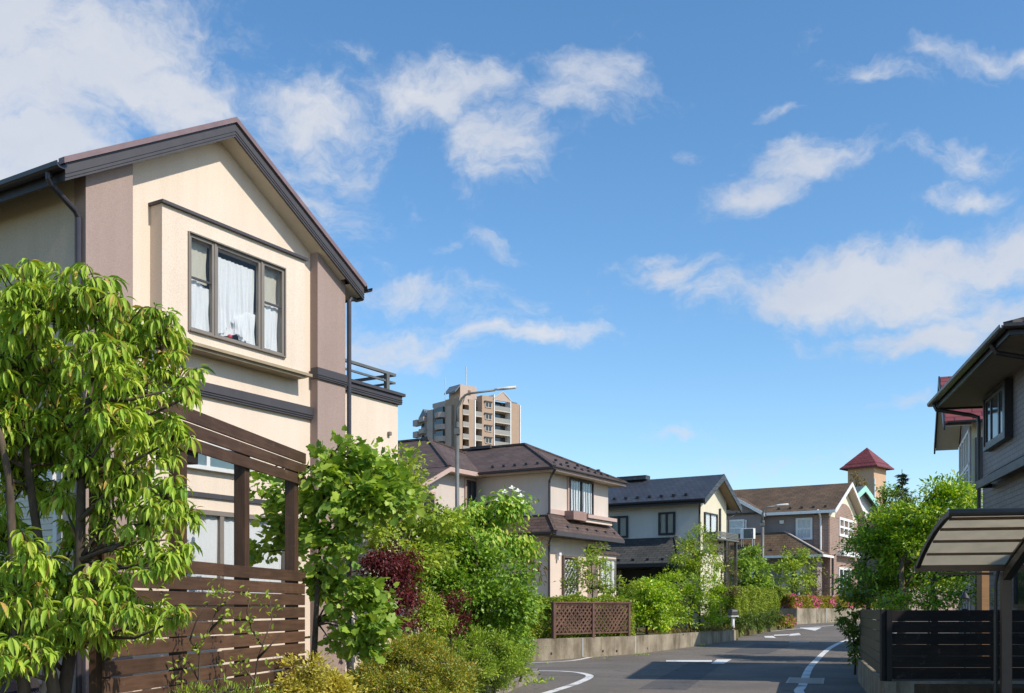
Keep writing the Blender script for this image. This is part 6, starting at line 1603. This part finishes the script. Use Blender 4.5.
mpn = nt.nodes.new('ShaderNodeMapping'); mpn.inputs['Scale'].default_value = (1, 1, 1.9); nt.links.new(wadd.outputs[0], mpn.inputs['Vector'])
n1 = nt.nodes.new('ShaderNodeTexNoise'); n1.inputs['Scale'].default_value = 9; n1.inputs['Detail'].default_value = 10; n1.inputs['Roughness'].default_value = .62
nt.links.new(mpn.outputs[0], n1.inputs['Vector'])
n2 = nt.nodes.new('ShaderNodeTexNoise'); n2.inputs['Scale'].default_value = 3.2; n2.inputs['Detail'].default_value = 8; n2.inputs['Roughness'].default_value = .6
nt.links.new(mpn.outputs[0], n2.inputs['Vector'])
n3 = nt.nodes.new('ShaderNodeTexNoise'); n3.inputs['Scale'].default_value = 30; n3.inputs['Detail'].default_value = 8; n3.inputs['Roughness'].default_value = .65
nt.links.new(mpn.outputs[0], n3.inputs['Vector'])
nn = math_('ADD', math_('MULTIPLY', math_('SUBTRACT', n1.outputs['Fac'], .5), 2.0), math_('MULTIPLY', math_('SUBTRACT', n3.outputs['Fac'], .5), .75))
dens = math_('ADD', math_('MULTIPLY', acc, 1.0), nn)
mr = nt.nodes.new('ShaderNodeMapRange'); mr.interpolation_type = 'SMOOTHSTEP'; mr.inputs[1].default_value = .28; mr.inputs[2].default_value = 1.05; nt.links.new(dens, mr.inputs[0])
cloud_fac = math_('MULTIPLY', mr.outputs[0], .92, True)
cr = nt.nodes.new('ShaderNodeValToRGB'); cr.color_ramp.elements[0].position = .3; cr.color_ramp.elements[0].color = (.46, .51, .61, 1); cr.color_ramp.elements[1].position = .68; cr.color_ramp.elements[1].color = (.64, .65, .68, 1)
nt.links.new(n2.outputs['Fac'], cr.inputs[0])
bg2 = nt.nodes.new('ShaderNodeBackground'); bg2.inputs['Strength'].default_value = .92; nt.links.new(cr.outputs[0], bg2.inputs['Color'])
mx = nt.nodes.new('ShaderNodeMixShader'); nt.links.new(cloud_fac, mx.inputs[0]); nt.links.new(bg.outputs[0], mx.inputs[1]); nt.links.new(bg2.outputs[0], mx.inputs[2])
nt.links.new(mx.outputs[0], outw.inputs['Surface'])

cd = bpy.data.cameras.new('camera'); cd.sensor_width = 36; cd.lens = F / 1024 * 36; cd.shift_y = (HY - 346.5) / 1024; cd.clip_end = 3000; cd.clip_start = .05
cam = put(bpy.data.objects.new('camera', cd)); cam.location = (0, 0, CAMH); cam.rotation_euler = (rad(90), 0, 0)
scene.camera = cam
scene.view_settings.view_transform = 'Standard'; scene.view_settings.look = 'None'; scene.view_settings.exposure = EXPOSURE; scene.view_settings.gamma = 1
scene.render.engine = 'CYCLES'
scene.cycles.max_bounces = 7; scene.cycles.transparent_max_bounces = 12; scene.cycles.use_denoising = True
